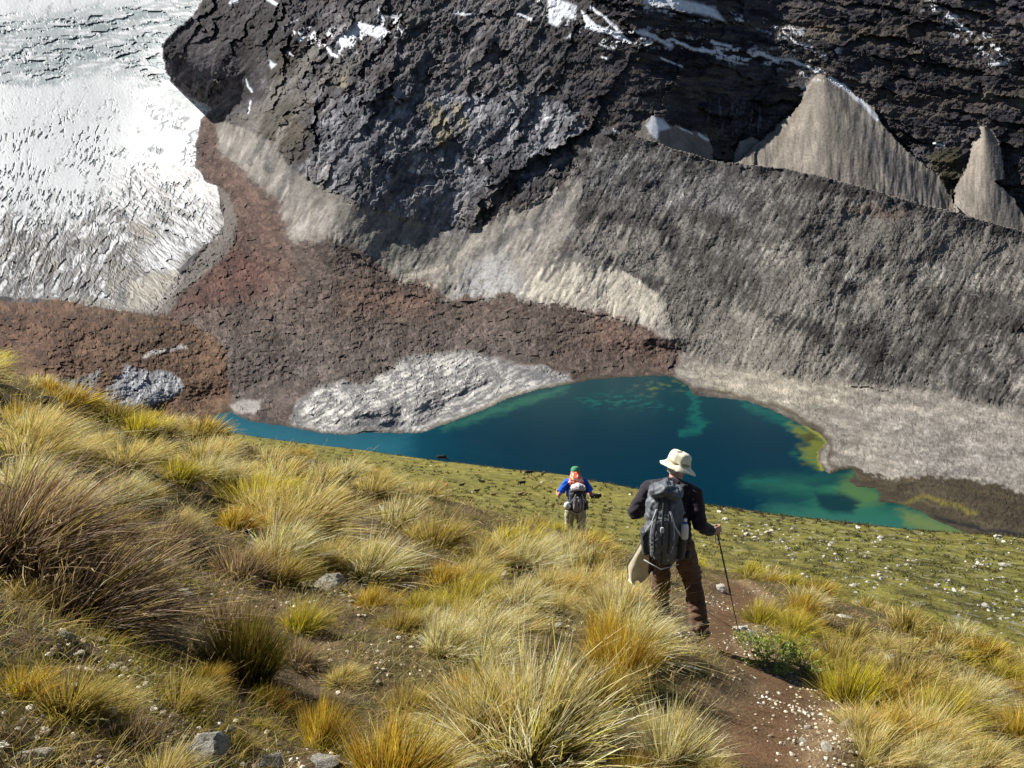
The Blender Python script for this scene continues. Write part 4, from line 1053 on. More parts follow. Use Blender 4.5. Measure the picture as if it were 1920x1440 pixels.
def autolabel(items, marks):
    d = {}
    for o, px, py, look, noun in items:
        k = min(range(len(marks)), key=lambda i: math.hypot(px - marks[i][0], (py - marks[i][1]) * 1.3))
        mx, my, nm = marks[k]; dx, dy = px - mx, (py - my) * 1.3
        a = math.degrees(math.atan2(-dy, dx)) % 360
        dr = ['right of', 'upper right of', 'above', 'upper left of', 'left of', 'lower left of', 'below', 'lower right of'][int((a + 22.5) // 45) % 8]
        d.setdefault((look, noun, dr, nm), []).append((math.hypot(dx, dy), o))
    for (look, noun, dr, nm), L in d.items():
        L.sort(key=lambda t: t[0])
        for i, (_, o) in enumerate(L):
            rank = '' if len(L) == 1 else (['nearest '] + [q + ' nearest ' for q in 'second third fourth fifth sixth seventh eighth ninth tenth eleventh twelfth thirteenth fourteenth fifteenth sixteenth seventeenth eighteenth'.split()])[min(i, 17)]
            o['label'] = f'{rank}{look} {noun} {dr} the {nm}'
LM = [(150,1120,'huge grey brown tussock'),(20,1000,'dark left edge tussock'),(450,1230,'dark upright tussock'),(262,790,'bright green skyline tussock'),(540,940,'broad skyline tussock'),(616,1095,'mottled round boulder'),
 (182,1200,'yellowish slab'),(318,1055,'bright white stone'),(385,1400,'striped grey boulder'),(50,1420,'white corner slab'),(1000,1320,'largest pale tussock'),(735,1420,'golden bottom tussock'),(1165,1220,'tall orange tussock'),
 (1065,1095,'rusty based tussock'),(946,1080,'white pointed rock'),(1080,960,'far hiker'),(1290,1080,'near hiker'),(1388,1175,'slab under the pole'),(1502,1130,'orange brown tussock'),(1592,1270,'bright yellow green tussock'),
 (1440,1220,'leafy plants'),(1586,1365,'tan block of rock'),(1622,1190,'lone white slope stone'),(1844,1295,'two white stones at right'),(1586,1150,'flat pale outcrop'),(80,745,'dark skyline boulder'),(690,1050,'grey straw tussock'),
 (815,1000,'olive tussock in mid slope'),(1285,1370,'white straw tussock by the path'),(1730,1400,'pale tussock at bottom right'),(830,980,'flat white stone'),(320,1000,'reddish brown bushy tussock'),(700,890,'tufty skyline tussock'),(1880,1250,'green right edge tussock')]
autolabel(AUTO, LM)
print('tussocks', len(TUS), tries)

# short turf, dead stems and litter between the tussocks (nobody could count it)
def turf(name, n, seed, mode):
    r_ = np.random.RandomState(seed)
    D_ = 2.0 * (20 / 2.0) ** r_.rand(n); u = r_.uniform(-.72, .76, n); x = u * (D_ + .3)
    pd = path_d(x, D_)
    keep = (pd > .34 + .2 * r_.rand(n) ** 2)
    if mode == 'litter': keep = pd > .22 + .5 * r_.rand(n)
    dens = perlin(x / .5, D_ / .5, 911) + .6 * r_.rand(n)
    keep &= dens > (.0 if mode == 'turf' else -.1)
    x, D_ = x[keep], D_[keep]; n = len(x)
    z = near_z(x, D_)
    sc = np.clip(D_ / 5, .8, 2.2)
    base = np.stack([x, D_, z - .008], -1)
    a = r_.rand(n) * 6.283
    if mode == 'turf':
        e = 1.2 - .7 * r_.rand(n) ** 1.5; L = (.05 + .13 * r_.rand(n) ** 2.2) * np.sqrt(sc)
        kinds = perlin(x / .9, D_ / .9, 913)
        c0, c1 = pal_pick('olive', n, r_); g0, g1 = pal_pick('green', n, r_); s0, s1 = pal_pick('straw', n, r_)
        k = (kinds > .26)[:, None]; q = (kinds < .02)[:, None]
        c0 = np.where(k, g0, np.where(q, s0, c0)); c1 = np.where(k, g1 * .8, np.where(q, s1, c1))
        dr = np.stack([.15 + .2 * r_.rand(n), 0 * a, -.25 * r_.rand(n)], -1)
    else:
        e = .05 + .35 * r_.rand(n); L = (.06 + .16 * r_.rand(n)) * np.sqrt(sc)
        c0, c1 = pal_pick('straw', n, r_); d0, d1 = pal_pick('dead', n, r_); k = (r_.rand(n) < .55)[:, None]
        c0 = np.where(k, d0 * 1.3, c1 * .7); c1 = np.where(k, d1, c1 * .85)
        dr = np.stack([0 * a, 0 * a, -.25 - .3 * r_.rand(n)], -1)
    d = np.stack([np.cos(a) * np.cos(e), np.sin(a) * np.cos(e), np.sin(e)], -1)
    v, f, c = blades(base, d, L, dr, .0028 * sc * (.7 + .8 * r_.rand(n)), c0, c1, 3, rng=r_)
    o = mesh_np(name, v, f, c, M_blade)
    return o
tag(turf('short_grass', 90000, 31, 'turf'), 'short olive and straw turf growing between the bunchgrass tussocks', 'grass', kind='stuff')
tag(turf('dead_grass_litter', 45000, 32, 'litter'), 'flattened dead stems lying on the soil between the tussocks', 'grass litter', kind='stuff')
# ------------------------------------------------------------------ rocks
def make_rock(seed, sub=3, amp=.35, flat=.7, ang=.8):
    """faceted stone: a sphere cut by random planes, then roughened"""
    r_ = np.random.RandomState(seed)
    import bmesh
    bm = bmesh.new(); bmesh.ops.create_icosphere(bm, subdivisions=sub, radius=1.0)
    P = np.array([v.co[:] for v in bm.verts]); F = np.array([[v.index for v in f.verts] for f in bm.faces]); bm.free()
    N = r_.normal(size=(14, 3)); N /= np.linalg.norm(N, axis=1)[:, None]
    dd = ang * (.55 + .4 * r_.rand(14))
    for n_, d_ in zip(N, dd):
        k = P @ n_ - d_; P = P - np.where(k > 0, k, 0)[:, None] * n_ * .92
    n1 = perlin(P[:, 0] * 1.7 + 3 * P[:, 2], P[:, 1] * 1.7 + seed, seed) * amp * .35 + perlin(P[:, 0] * 5 + 2 * P[:, 2], P[:, 1] * 5 - 3 * P[:, 2], seed + 1) * amp * .14
    P = P * (1 + n1)[:, None] * np.array([1, .75, flat])
    P[:, 2] += .25 * flat
    return P, F
def stone_mat(name, base, lich, dark=.5):
    m, n, l, b = mat_new(name)
    tc = n.new('ShaderNodeTexCoord'); oi = n.new('ShaderNodeObjectInfo')
    ad = n.new('ShaderNodeVectorMath'); ad.operation = 'ADD'
    sc_ = n.new('ShaderNodeVectorMath'); sc_.operation = 'SCALE'; sc_.inputs['Scale'].default_value = 13
    l.new(oi.outputs['Location'], sc_.inputs[0]); l.new(tc.outputs['Object'], ad.inputs[0]); l.new(sc_.outputs[0], ad.inputs[1])
    t = n.new('ShaderNodeTexNoise'); t.inputs['Scale'].default_value = 2.2; t.inputs['Detail'].default_value = 8; t.inputs['Roughness'].default_value = .7
    t2 = n.new('ShaderNodeTexNoise'); t2.inputs['Scale'].default_value = 9; t2.inputs['Detail'].default_value = 6; t2.inputs['Roughness'].default_value = .7
    for q in (t, t2): l.new(ad.outputs[0], q.inputs['Vector'])
    r = n.new('ShaderNodeValToRGB'); e = r.color_ramp.elements
    e[0].position = .32; e[0].color = (*[c * dark for c in base], 1); e[1].position = .62; e[1].color = (*base, 1)
    l.new(t.outputs[0], r.inputs[0])
    r2 = n.new('ShaderNodeValToRGB'); r2.color_ramp.elements[0].position = .53; r2.color_ramp.elements[1].position = .60
    l.new(t2.outputs[0], r2.inputs[0])
    mx = n.new('ShaderNodeMix'); mx.data_type = 'RGBA'; mx.inputs['B'].default_value = (*lich, 1)
    l.new(r2.outputs[0], mx.inputs['Factor']); l.new(r.outputs[0], mx.inputs['A'])
    l.new(mx.outputs['Result'], b.inputs['Base Color']); b.inputs['Roughness'].default_value = .9; b.inputs['Specular IOR Level'].default_value = .2
    bp = n.new('ShaderNodeBump'); bp.inputs['Strength'].default_value = .8; bp.inputs['Distance'].default_value = .06
    l.new(t2.outputs[0], bp.inputs['Height']); l.new(bp.outputs[0], b.inputs['Normal'])
    return m
M_white = stone_mat('pale_stone', (.66, .62, .52), (.42, .37, .26), .65)
M_greys = stone_mat('grey_stone', (.42, .40, .35), (.55, .52, .42), .5)
M_tans = stone_mat('tan_stone', (.36, .29, .18), (.24, .20, .11), .6)
M_darks = stone_mat('dark_stone', (.05, .048, .045), (.16, .15, .13), .5)
RM = {}
for k_, mt in (('w', M_white), ('g', M_greys), ('t', M_tans), ('d', M_darks)):
    for i in range(4):
        P_, F_ = make_rock(50 + i * 7 + ord(k_), 3, .35, (.7, .35, .85, .5)[i], (.8, .8, .9, .75)[i])
        RM[k_, i] = mesh_np('rock', P_, F_, None, mt, False, link=False)
rng = random.Random(5)
def rock(k, i, px, py, wpx, label, hs=1.0, rz=None, group=None, pos=None, lift=0, tilt=(0, 0)):
    p = pos or hit(px, py)
    if p is None: return
    x, y, z = p; zc = y * CT - z * ST
    s = wpx * zc / FPX / 2 if wpx else 1
    o = link_mesh('rock', RM[k, i]); o.location = (x, y, z - .12 * s + lift); o.scale = (s, s * .95, s * hs)
    o.rotation_euler = (tilt[0], tilt[1] + .12, rz if rz is not None else rng.uniform(0, 6.28))
    return tag(o, label, 'rock', group)
rock('w', 1, 50, 1428, 110, 'flat white pointed slab lying at the bottom left corner', 1.2, .15)
rock('g', 2, 385, 1420, 95, 'rounded grey boulder with stripes at the lower left', 1.25, .3)
rock('g', 0, 500, 1442, 90, 'grey block at the bottom edge right of the rounded striped boulder', .9, .6)
rock('g', 3, 600, 1436, 90, 'dark grey flat rock at the bottom edge, half under the golden tussock', .6, .9)
rock('t', 3, 182, 1205, 48, 'flat yellowish stone slab in front of the huge grey brown tussock', .8, -.3)
rock('g', 1, 122, 1192, 46, 'flat grey slab left of the yellowish stone slab', 1.1, .2)
rock('w', 0, 318, 1060, 30, 'bright white angular stone on bare soil, upper left slope', .9, .4)
rock('w', 1, 374, 1056, 18, 'small white splinter right of the bright white angular stone', 1.1)
rock('g', 3, 340, 1112, 46, 'oblong pale grey brick shaped stone in the left bare patch', .9, .1)
rock('g', 2, 616, 1102, 66, 'rounded mottled boulder between straw tussocks in mid slope', 1.0, .4)
rock('w', 2, 946, 1085, 24, 'small white pointed rock standing before the pale straw tussock', 1.5)
rock('g', 2, 1036, 1062, 26, 'round pale stone half hidden behind the yellow green tussock', .9)
rock('w', 1, 1388, 1180, 46, 'flat pale slab under the tip of the walking pole', .9, .1)
rock('g', 0, 1410, 1190, 26, 'small grey stone touching the slab under the walking pole', .8)
rock('w', 1, 1345, 1105, 60, 'long flat pale stone on the path ahead of the near hiker', .5, .5)
rock('t', 0, 1586, 1368, 48, 'tan block of rock beside the path at the lower right', 1.1, .2)
rock('w', 0, 1550, 1408, 36, 'white stone on the right edge of the path, nearest to the tan block', .8)
rock('w', 3, 1508, 1390, 34, 'flat white stone half buried in the right edge of the path', .8)
rock('w', 0, 1516, 1366, 22, 'small white stone left of the tan block', .9)
rock('t', 1, 320, 1345, 46, 'flat rusty tan stone in the grass at the lower left', .7)
rock('w', 0, 345, 1358, 16, 'tiny white stone right of the rusty tan one', .9)
rock('w', 0, 1622, 1196, 22, 'white stone on the right slope beside the bright yellow green tussock', .9)
rock('g', 0, 1670, 1242, 44, 'pale grey jagged rock on the right slope behind the olive tussock', 1.1, .5)
rock('w', 0, 1832, 1292, 24, 'left one of two white stones at the right edge of the slope', .9)
rock('w', 2, 1856, 1302, 16, 'right one of two white stones at the right edge of the slope', .9)
rock('w', 3, 1586, 1158, 60, 'pale flat outcrop on the right skyline of the hillside', .6, .2)
rock('w', 1, 1698, 1160, 26, 'small white slab on the right skyline of the hillside', .8)
rock('w', 0, 1532, 1264, 20, 'white stone at the foot of the leafy green plants', .8)
rock('d', 1, 80, 752, 54, 'dark flat boulder on the left skyline above the meadow grass', 1.6, .1)
rock('d', 0, 122, 765, 26, 'small dark stone right of the flat dark boulder on the left skyline', 1.2)
rock('w', 1, 830, 988, 30, 'flat white stone among straw tussocks in the upper middle slope', .8)
rock('w', 0, 1046, 1176, 20, 'white stone on the bare soil in mid slope', .8)
rock('w', 0, 660, 1132, 16, 'small white stone below the rounded mottled boulder', .8)
rock('w', 1, 1075, 1140, 26, 'pale thin stone lying above the bare soil in mid slope', .7)
rock('t', 0, 205, 1275, 30, 'tan stone under loose stalks below the yellowish slab', .7)
rock('w', 0, 540, 1300, 24, 'pale stone right of the dark upright tussock', .8)

# gravel: crushed stone along the path and on the bare patches
def scatter_stones(name, n, seed, where, smin, smax, col, mat, zf, label, cat='gravel', protos=None, stuff=True):
    r_ = np.random.RandomState(seed)
    x, y = where(n, r_)
    z = zf(x, y); s = smin + (smax - smin) * r_.rand(len(x)) ** 3
    base = [make_rock(900 + i, 1, .3, .7) for i in range(5)]
    Vs, Fs, Cs = [], [], []; off = 0
    k = r_.randint(0, 5, len(x))
    for i in range(5):
        P, F = base[i]; m = k == i; q = m.sum()
        if not q: continue
        a = r_.rand(q) * 6.283; c, sn_ = np.cos(a), np.sin(a)
        Rm = np.zeros((q, 3, 3)); Rm[:, 0, 0] = c; Rm[:, 0, 1] = -sn_; Rm[:, 1, 0] = sn_; Rm[:, 1, 1] = c; Rm[:, 2, 2] = .6 + .6 * r_.rand(q)
        V_ = np.einsum('qij,pj->qpi', Rm, P) * s[m][:, None, None] + np.stack([x[m], y[m], z[m]], -1)[:, None, :]
        Vs.append(V_.reshape(-1, 3)); Fs.append((F[None] + (np.arange(q) * len(P))[:, None, None]).reshape(-1, 3) + off); off += q * len(P)
        cc = np.array(col)[r_.randint(0, len(col), q)] * (.7 + .6 * r_.rand(q))[:, None]
        Cs.append(np.repeat(cc, len(P), 0))
    o = mesh_np(name, np.vstack(Vs), np.vstack(Fs), np.vstack(Cs), mat, False)
    return tag(o, label, cat, kind='stuff')
M_grav = ground_mat('gravel', (30, 90), .25, .5, .01)
def near_path(n, r_):
    i = r_.randint(0, len(pathw) - 1, n); t = r_.rand(n)
    p = pathw[i] * (1 - t)[:, None] + pathw[i + 1] * t[:, None]
    off = r_.normal(0, .40, n); off = np.where(np.abs(off) < .28, np.sign(off) * (.28 + .5 * np.abs(off)), off) * np.where(r_.rand(n) < .12, .4, 1)
    off = np.where(r_.rand(n) < .6, np.abs(off), off)
    return p[:, 0] + off, p[:, 1] + r_.normal(0, .25, n)
gc = [(.60,.54,.42), (.48,.42,.32), (.34,.27,.19), (.25,.19,.13), (.66,.62,.52)]
scatter_stones('gravel', 1500, 61, near_path, .004, .026, [(.46,.38,.27), (.36,.29,.20), (.28,.21,.14), (.20,.15,.10), (.56,.50,.38)], M_grav, near_z, 'crumbled pale stones and grit strewn along the path')
def near_bare(n, r_):
    q = [b_ for b_ in bare if b_[2] > .15]; i = r_.randint(0, len(q), n)
    a = np.array([(t[0], t[1], t[2]) for t in q])[i]
    return a[:, 0] + r_.normal(0, 1, n) * a[:, 2] * .7, a[:, 1] + r_.normal(0, 1, n) * a[:, 2] * .7
scatter_stones('gravel', 3000, 62, near_bare, .004, .028, gc, M_grav, near_z, 'small broken stones on the bare soil patches of the slope')

# ------------------------------------------------------------------ leafy plants by the path
def leafy(seed, h=.22, nst=46):
    r_ = np.random.RandomState(seed)
    a = r_.rand(nst) * 6.283; rr = np.sqrt(r_.rand(nst)) * .14
    base = np.stack([rr * np.cos(a), rr * np.sin(a), 0 * a - .02], -1)
    e = .15 + .75 * r_.rand(nst); a2 = a + r_.normal(0, .5, nst)
    d = np.stack([np.cos(a2) * np.sin(e), np.sin(a2) * np.sin(e), np.cos(e)], -1); L = h * (.6 + .5 * r_.rand(nst))
    c0 = np.tile([[.10, .07, .03]], (nst, 1)); c1 = np.tile([[.16, .20, .04]], (nst, 1))
    parts = [blades(base, d, L, np.zeros((nst, 3)), np.full(nst, .005), c0, c1, 3, rng=r_)]
    q = 16; t = (.25 + .75 * r_.rand(nst * q)); k = np.repeat(np.arange(nst), q)
    b2 = base[k] + d[k] * (L[k] * t)[:, None]
    dd = d[k] * .7 + r_.normal(0, .6, (nst * q, 3)); dd /= np.linalg.norm(dd, axis=1)[:, None]
    gcol = np.array([(.36, .48, .04), (.24, .38, .05), (.50, .55, .07), (.48, .52, .32)])[r_.randint(0, 4, nst * q)]
    parts.append(blades(b2, dd, np.full(nst * q, .026) * (.6 + .8 * r_.rand(nst * q)), np.zeros((nst * q, 3)), np.full(nst * q, .013), gcol * .6, gcol, 2, rng=r_))
    Vs, Fs, Cs = [], [], []; o = 0
    for v, f, c in parts: Vs.append(v); Fs.append(f + o); Cs.append(c); o += len(v)
    return mesh_np('leafy_plant', np.vstack(Vs), np.vstack(Fs), np.vstack(Cs), M_blade, False, link=False)
LP = [leafy(71), leafy(72), leafy(73)]
for i, (px, py, sc_, lab) in enumerate([(1412, 1215, 1.0, 'small leafy green plant nearest to the slab under the walking pole'), (1446, 1228, 1.15, 'leafy green plant in the middle of the clump right of the path'),
        (1485, 1222, 1.1, 'leafy grey green plant next to the bright yellow green tussock'), (1440, 1258, .9, 'low leafy plant at the edge of the dark path soil'),
        (1500, 1262, .9, 'low leafy plant just above the white gravel right of the path')]):
    p = hit(px, py)
    if p is None: continue
    o = link_mesh('leafy_plant', LP[i % 3]); o.location = (p[0], p[1], p[2]); o.scale = (sc_ * 1.0, sc_ * 1.0, sc_ * .75); o.rotation_euler = (0, 0, i * 1.3)
    tag(o, lab, 'plant')

# ------------------------------------------------------------------ meadow rocks, cushions
rng = random.Random(9); mr = 0; AUTOR = []
rr = np.random.RandomState(3)
def hit_m(px, py): return hit(px, py, meadow_z, 22, 420)
mk = {('straw', 0): M_white}
pl = [(1570,1050),(1245,970),(1700,1060),(1840,1060),(1880,1062),(1790,1110),(1850,1140),(1650,1080),(1560,1020),(1650,1010),(1400,1005),(1480,1030),(1900,1155),(1600,1100),(1440,1000),(1520,1010),(1870,1010),(1360,975)]
cl = pl[:]
tries = 0
while mr < 225 and tries < 6000:
    tries += 1
    if mr < 18: px, py = pl[mr]
    elif rng.random() < .5:
        c = rng.choice(cl); px, py = c[0] + rng.gauss(0, 22), c[1] + rng.gauss(0, 9)
    else: px, py = rng.uniform(600, 1920), rng.uniform(850, 1220)
    p = hit_m(px, py)
    if p is None or p[1] > 300:
        if mr < 18: pl[mr] = (1500 + 15 * mr, 1010)
        continue
    q = hit(px, py)
    if q is not None and q[1] < 30: continue
    wpx = rng.uniform(3.5, 10) * (1.0 if px < 1200 else 1.25) + (8 if mr < 18 else 0)
    k = 'w' if rng.random() < .4 else 'g'
    o = rock(k, rng.randint(0, 3), px, py, wpx, None, rng.uniform(.7, 1.1), None, 'stones on the meadow', pos=p)
    AUTOR.append((o, px, py, ('larger ' if wpx > 12 else 'small ') + ('whitish' if k == 'w' else 'grey'), 'meadow stone'))
    mr += 1
MM = [(828,858,'standing black cow'),(1003,889,'cow pair by the lake'),(904,905,'middle lying cow'),(866,911,'left lying cow'),(979,911,'grazing black cow'),(976,929,'brown and cream cow'),(1116,935,'black and white cow'),(837,915,'orange calf'),
 (1075,920,'far hiker'),(1265,960,'near hiker'),(1376,1060,'green skyline tussock'),(1502,1110,'orange brown tussock'),(1586,1130,'flat pale outcrop'),(1880,1220,'green right edge tussock'),(1240,915,'hat of the near hiker'),(1350,990,'hand holding the pole'),
 (1600,1000,'green lake corner'),(1850,1010,'dark stream of the marsh'),(1700,1160,'slab on the right skyline'),(1500,972,'lake edge beside the near hiker')]
autolabel(AUTOR, MM)
def on_meadow(n, r_):
    px = r_.uniform(350, 2050, n); D_ = 26 * (230 / 26.0) ** r_.rand(n) ** .8
    x = xr(px, 980) * D_
    cl = perlin(x / (D_ * .03), np.log(D_) * 22, 921) + perlin(x / (D_ * .09), np.log(D_) * 7, 922)
    right = np.clip((px - 900) / 900, 0, 1)
    k = cl + r_.rand(n) * .9 > .75 - .28 * right
    return x[k], D_[k]
r_ = np.random.RandomState(64)
M_mst = ground_mat('meadow_stones', (3, 9), .3, .5, .03)
scatter_stones('meadow_stones', 5200, 63, on_meadow, .05, .24, [(.42,.39,.32), (.30,.28,.23), (.22,.20,.16), (.16,.14,.11)], M_mst, meadow_z, 'scree of small pale stones sprinkled over the meadow', 'stones')
# low cushions and dwarf tufts on the meadow
def cushions(n, seed):
    r_ = np.random.RandomState(seed)
    px = r_.uniform(300, 2050, n); D_ = 24 * (240 / 24.0) ** r_.rand(n) ** .8; x = xr(px, 980) * D_
    cl = perlin(x / (D_ * .04), np.log(D_) * 16, 931) + .7 * r_.rand(n)
    k = cl > .35 - .2 * np.clip((px - 1000) / 700, 0, 1); x, D_ = x[k], D_[k]; n = len(x); z = meadow_z(x, D_)
    q = 9
    b_ = np.repeat(np.stack([x, D_, z], -1), q, 0) + r_.normal(0, .09, (n * q, 3)) * np.array([1.6, 1.6, .2])
    a = r_.rand(n * q) * 6.283; e = .3 + .9 * r_.rand(n * q)
    d = np.stack([np.cos(a) * np.cos(e), np.sin(a) * np.cos(e), np.sin(e)], -1)
    sc_ = np.repeat(np.clip(D_ / 60, .7, 2.2), q)
    pal = np.array([(.09,.085,.02), (.06,.045,.02), (.16,.15,.03), (.10,.055,.025), (.05,.06,.015)])[np.repeat(r_.randint(0, 5, n), q)]
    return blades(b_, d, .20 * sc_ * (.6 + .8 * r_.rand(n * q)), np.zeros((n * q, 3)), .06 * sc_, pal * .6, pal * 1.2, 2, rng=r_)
v, f, c = cushions(9000, 66)
tag(mesh_np('meadow_turf', v, f, c, M_blade), 'dwarf tufts and dark cushion plants dotted over the meadow', 'ground cover', kind='stuff')
# ------------------------------------------------------------------ people, gear, animals
class Blob:
    """collects closed tubes and ellipsoids, fused into one skin by a voxel remesh"""
    def __init__(s): s.V = []; s.F = []; s.n = 0
    def _add(s, V, F):
        s.V.append(np.asarray(V, float)); s.F += [tuple(i + s.n for i in f) for f in F]; s.n += len(V); return s
    def tube(s, P, Rr, side=(1, 0, 0), m=16, cap=.8):
        """P: points, Rr: radius or (along side, across)"""
        P = [np.array(p, float) for p in P]; Rr = [(r, r) if np.isscalar(r) else r for r in Rr]
        side = np.array(side, float); rings = []
        k = len(P)
        for i in range(k):
            t = P[min(i + 1, k - 1)] - P[max(i - 1, 0)]; t /= np.linalg.norm(t) + 1e-9
            a = side - t * (side @ t)
            if np.linalg.norm(a) < .15: a = np.cross(t, (0, 1, .1))
            a /= np.linalg.norm(a); b = np.cross(t, a)
            if i == 0:
                rr = min(Rr[0]) * cap
                for q, e in ((.97, .22), (.72, .7), (.4, .92)): rings.append((P[0] - t * rr * q, a, b, Rr[0][0] * e, Rr[0][1] * e))
            rings.append((P[i], a, b, *Rr[i]))
            if i == k - 1:
                rr = min(Rr[-1]) * cap
                for q, e in ((.4, .92), (.72, .7), (.97, .22)): rings.append((P[-1] + t * rr * q, a, b, Rr[-1][0] * e, Rr[-1][1] * e))
        V = []; an = np.arange(m) / m * 2 * math.pi
        for c, a, b, ra, rb in rings:
            V += [c + a * ra * math.cos(x) + b * rb * math.sin(x) for x in an]
        F = []
        for i in range(len(rings) - 1):
            for j in range(m):
                j2 = (j + 1) % m
                F.append((i*m + j, i*m + j2, (i+1)*m + j2, (i+1)*m + j))
        F.append(tuple(range(m))[::-1]); F.append(tuple((len(rings)-1)*m + j for j in range(m)))
        return s._add(V, F)
    def ell(s, c, r, rot=None, m=16, n=10, p=1.0):
        V = []; c = np.array(c, float)
        for i in range(1, n):
            ph = math.pi * i / n
            for j in range(m):
                th = 2 * math.pi * j / m
                v = np.array([math.sin(ph) * math.cos(th), math.sin(ph) * math.sin(th), math.cos(ph)])
                v = np.sign(v) * np.abs(v) ** p * np.array(r)
                V.append(v)
        V += [np.array([0, 0, r[2]]), np.array([0, 0, -r[2]])]
        if rot is not None:
            M = np.array(rot.to_matrix() if hasattr(rot, 'to_matrix') else rot)
            V = [M @ v for v in V]
        V = [v + c for v in V]; F = []
        for i in range(n - 2):
            for j in range(m):
                j2 = (j + 1) % m
                F.append((i*m + j, (i+1)*m + j, (i+1)*m + j2, i*m + j2))
        for j in range(m):
            j2 = (j + 1) % m
            F.append((len(V) - 2, j, j2)); F.append((len(V) - 1, (n-2)*m + j2, (n-2)*m + j))
        return s._add(V, F)
    def build(s, name, mat, parent=None, voxel=.01, smooth=4, wr=None, M=None, seed=0, xf=None):
        V = np.vstack(s.V)
        if xf: V = np.array([xf(v) for v in V])
        me = bpy.data.meshes.new('tmp'); me.from_pydata(V.tolist(), [], s.F)
        import bmesh
        bm = bmesh.new(); bm.from_mesh(me); bmesh.ops.recalc_face_normals(bm, faces=bm.faces); bm.to_mesh(me); bm.free()
        o = bpy.data.objects.new('tmp', me); COL.objects.link(o)
        if voxel:
            md = o.modifiers.new('r', 'REMESH'); md.mode = 'VOXEL'; md.voxel_size = voxel
            if smooth:
                md = o.modifiers.new('s', 'SMOOTH'); md.iterations = smooth; md.factor = .5
        bpy.context.view_layer.update()
        dg = bpy.context.evaluated_depsgraph_get()
        m2 = bpy.data.meshes.new_from_object(o.evaluated_get(dg))
        bpy.data.objects.remove(o)
        n = len(m2.vertices); co = np.empty(n * 3, np.float32); m2.vertices.foreach_get('co', co); co = co.reshape(-1, 3)
        if wr:
            no = np.empty(n * 3, np.float32); m2.vertex_normals.foreach_get('vector', no); no = no.reshape(-1, 3)
            amp, (sx, sy, sz) = wr
            q = perlin(co[:, 0] * sx + co[:, 1] * sy * .7 + 5 * seed, co[:, 2] * sz + co[:, 1] * sy * .6 + 3 * perlin(co[:, 0] * 5, co[:, 2] * 5, seed + 9) , seed)
            q = q + .6 * (1 - 2 * np.abs(perlin(co[:, 0] * sx * 1.9 + co[:, 2] * sz * .9, co[:, 2] * sz * 1.6 - co[:, 1] * sy, seed + 3)))
            co = co + no * (q * amp)[:, None]
            m2.vertices.foreach_set('co', co.astype(np.float32).ravel())
        m2.polygons.foreach_set('use_smooth', np.ones(len(m2.polygons), bool))
        m2.materials.clear(); m2.materials.append(mat); m2.update(); m2.name = name
        o = link_mesh(name, m2, parent)
        return o
def cloth(name, col, **k):
    d = dict(rough=.85, spec=.15, nscale=60, amt=.22, bump=.5, dist=.003, sheen=.15); d.update(k)
    return plain(name, col, **d)
M_skin = plain('skin', (.50, .27, .19), .55, .4, 25, .12, .2, .002)
M_skin2 = plain('skin_tan', (.42, .22, .14), .55, .4, 25, .12, .2, .002)
M_hair = plain('hair_grey', (.50, .46, .42), .7, .3, 90, .4, .6, .004)
M_hat = cloth('hat_cotton', (.78, .72, .52), nscale=18, amt=.12)
M_hband = cloth('hat_trim', (.34, .29, .15))
M_jack = cloth('dark_jersey', (.022, .018, .026), nscale=30)
M_vest = cloth('charcoal_shell', (.05, .05, .055), nscale=30)
M_trou = cloth('brown_trousers', (.10, .055, .032), nscale=14, amt=.35)
M_boot = cloth('boot_leather', (.045, .032, .022), rough=.6)
M_packg = cloth('pack_fabric', (.085, .10, .115), rough=.55, spec=.4, nscale=9, amt=.45)
M_packd = cloth('pack_black', (.022, .024, .030), rough=.6, spec=.35)
M_packb = cloth('pack_blue', (.04, .12, .24), rough=.6, spec=.35)
M_edge = cloth('pack_piping', (.50, .53, .56), rough=.5, spec=.4, amt=.1)
M_beige = cloth('beige_cloth', (.62, .56, .40), nscale=10)
M_bott = plain('bottle_plastic', (.62, .64, .63), .25, .5, 14, .1, .1)
M_bluec = plain('blue_cap', (.02, .05, .35), .4, .5, 14, .1, 0)
M_whitep = plain('white_plastic', (.80, .80, .80), .4, .5, 14, .06, 0)
M_black = plain('black_rubber', (.015, .015, .017), .55, .4, 30, .2, .1)
M_alu = plain('pole_alloy', (.50, .50, .52), .35, .5, 30, .1, 0, metal=.8)
M_navy = cloth('navy_scarf', (.02, .04, .22))
def R3(yaw=0, pitch=0, roll=0): return np.array(Euler((pitch, roll, yaw), 'XYZ').to_matrix())

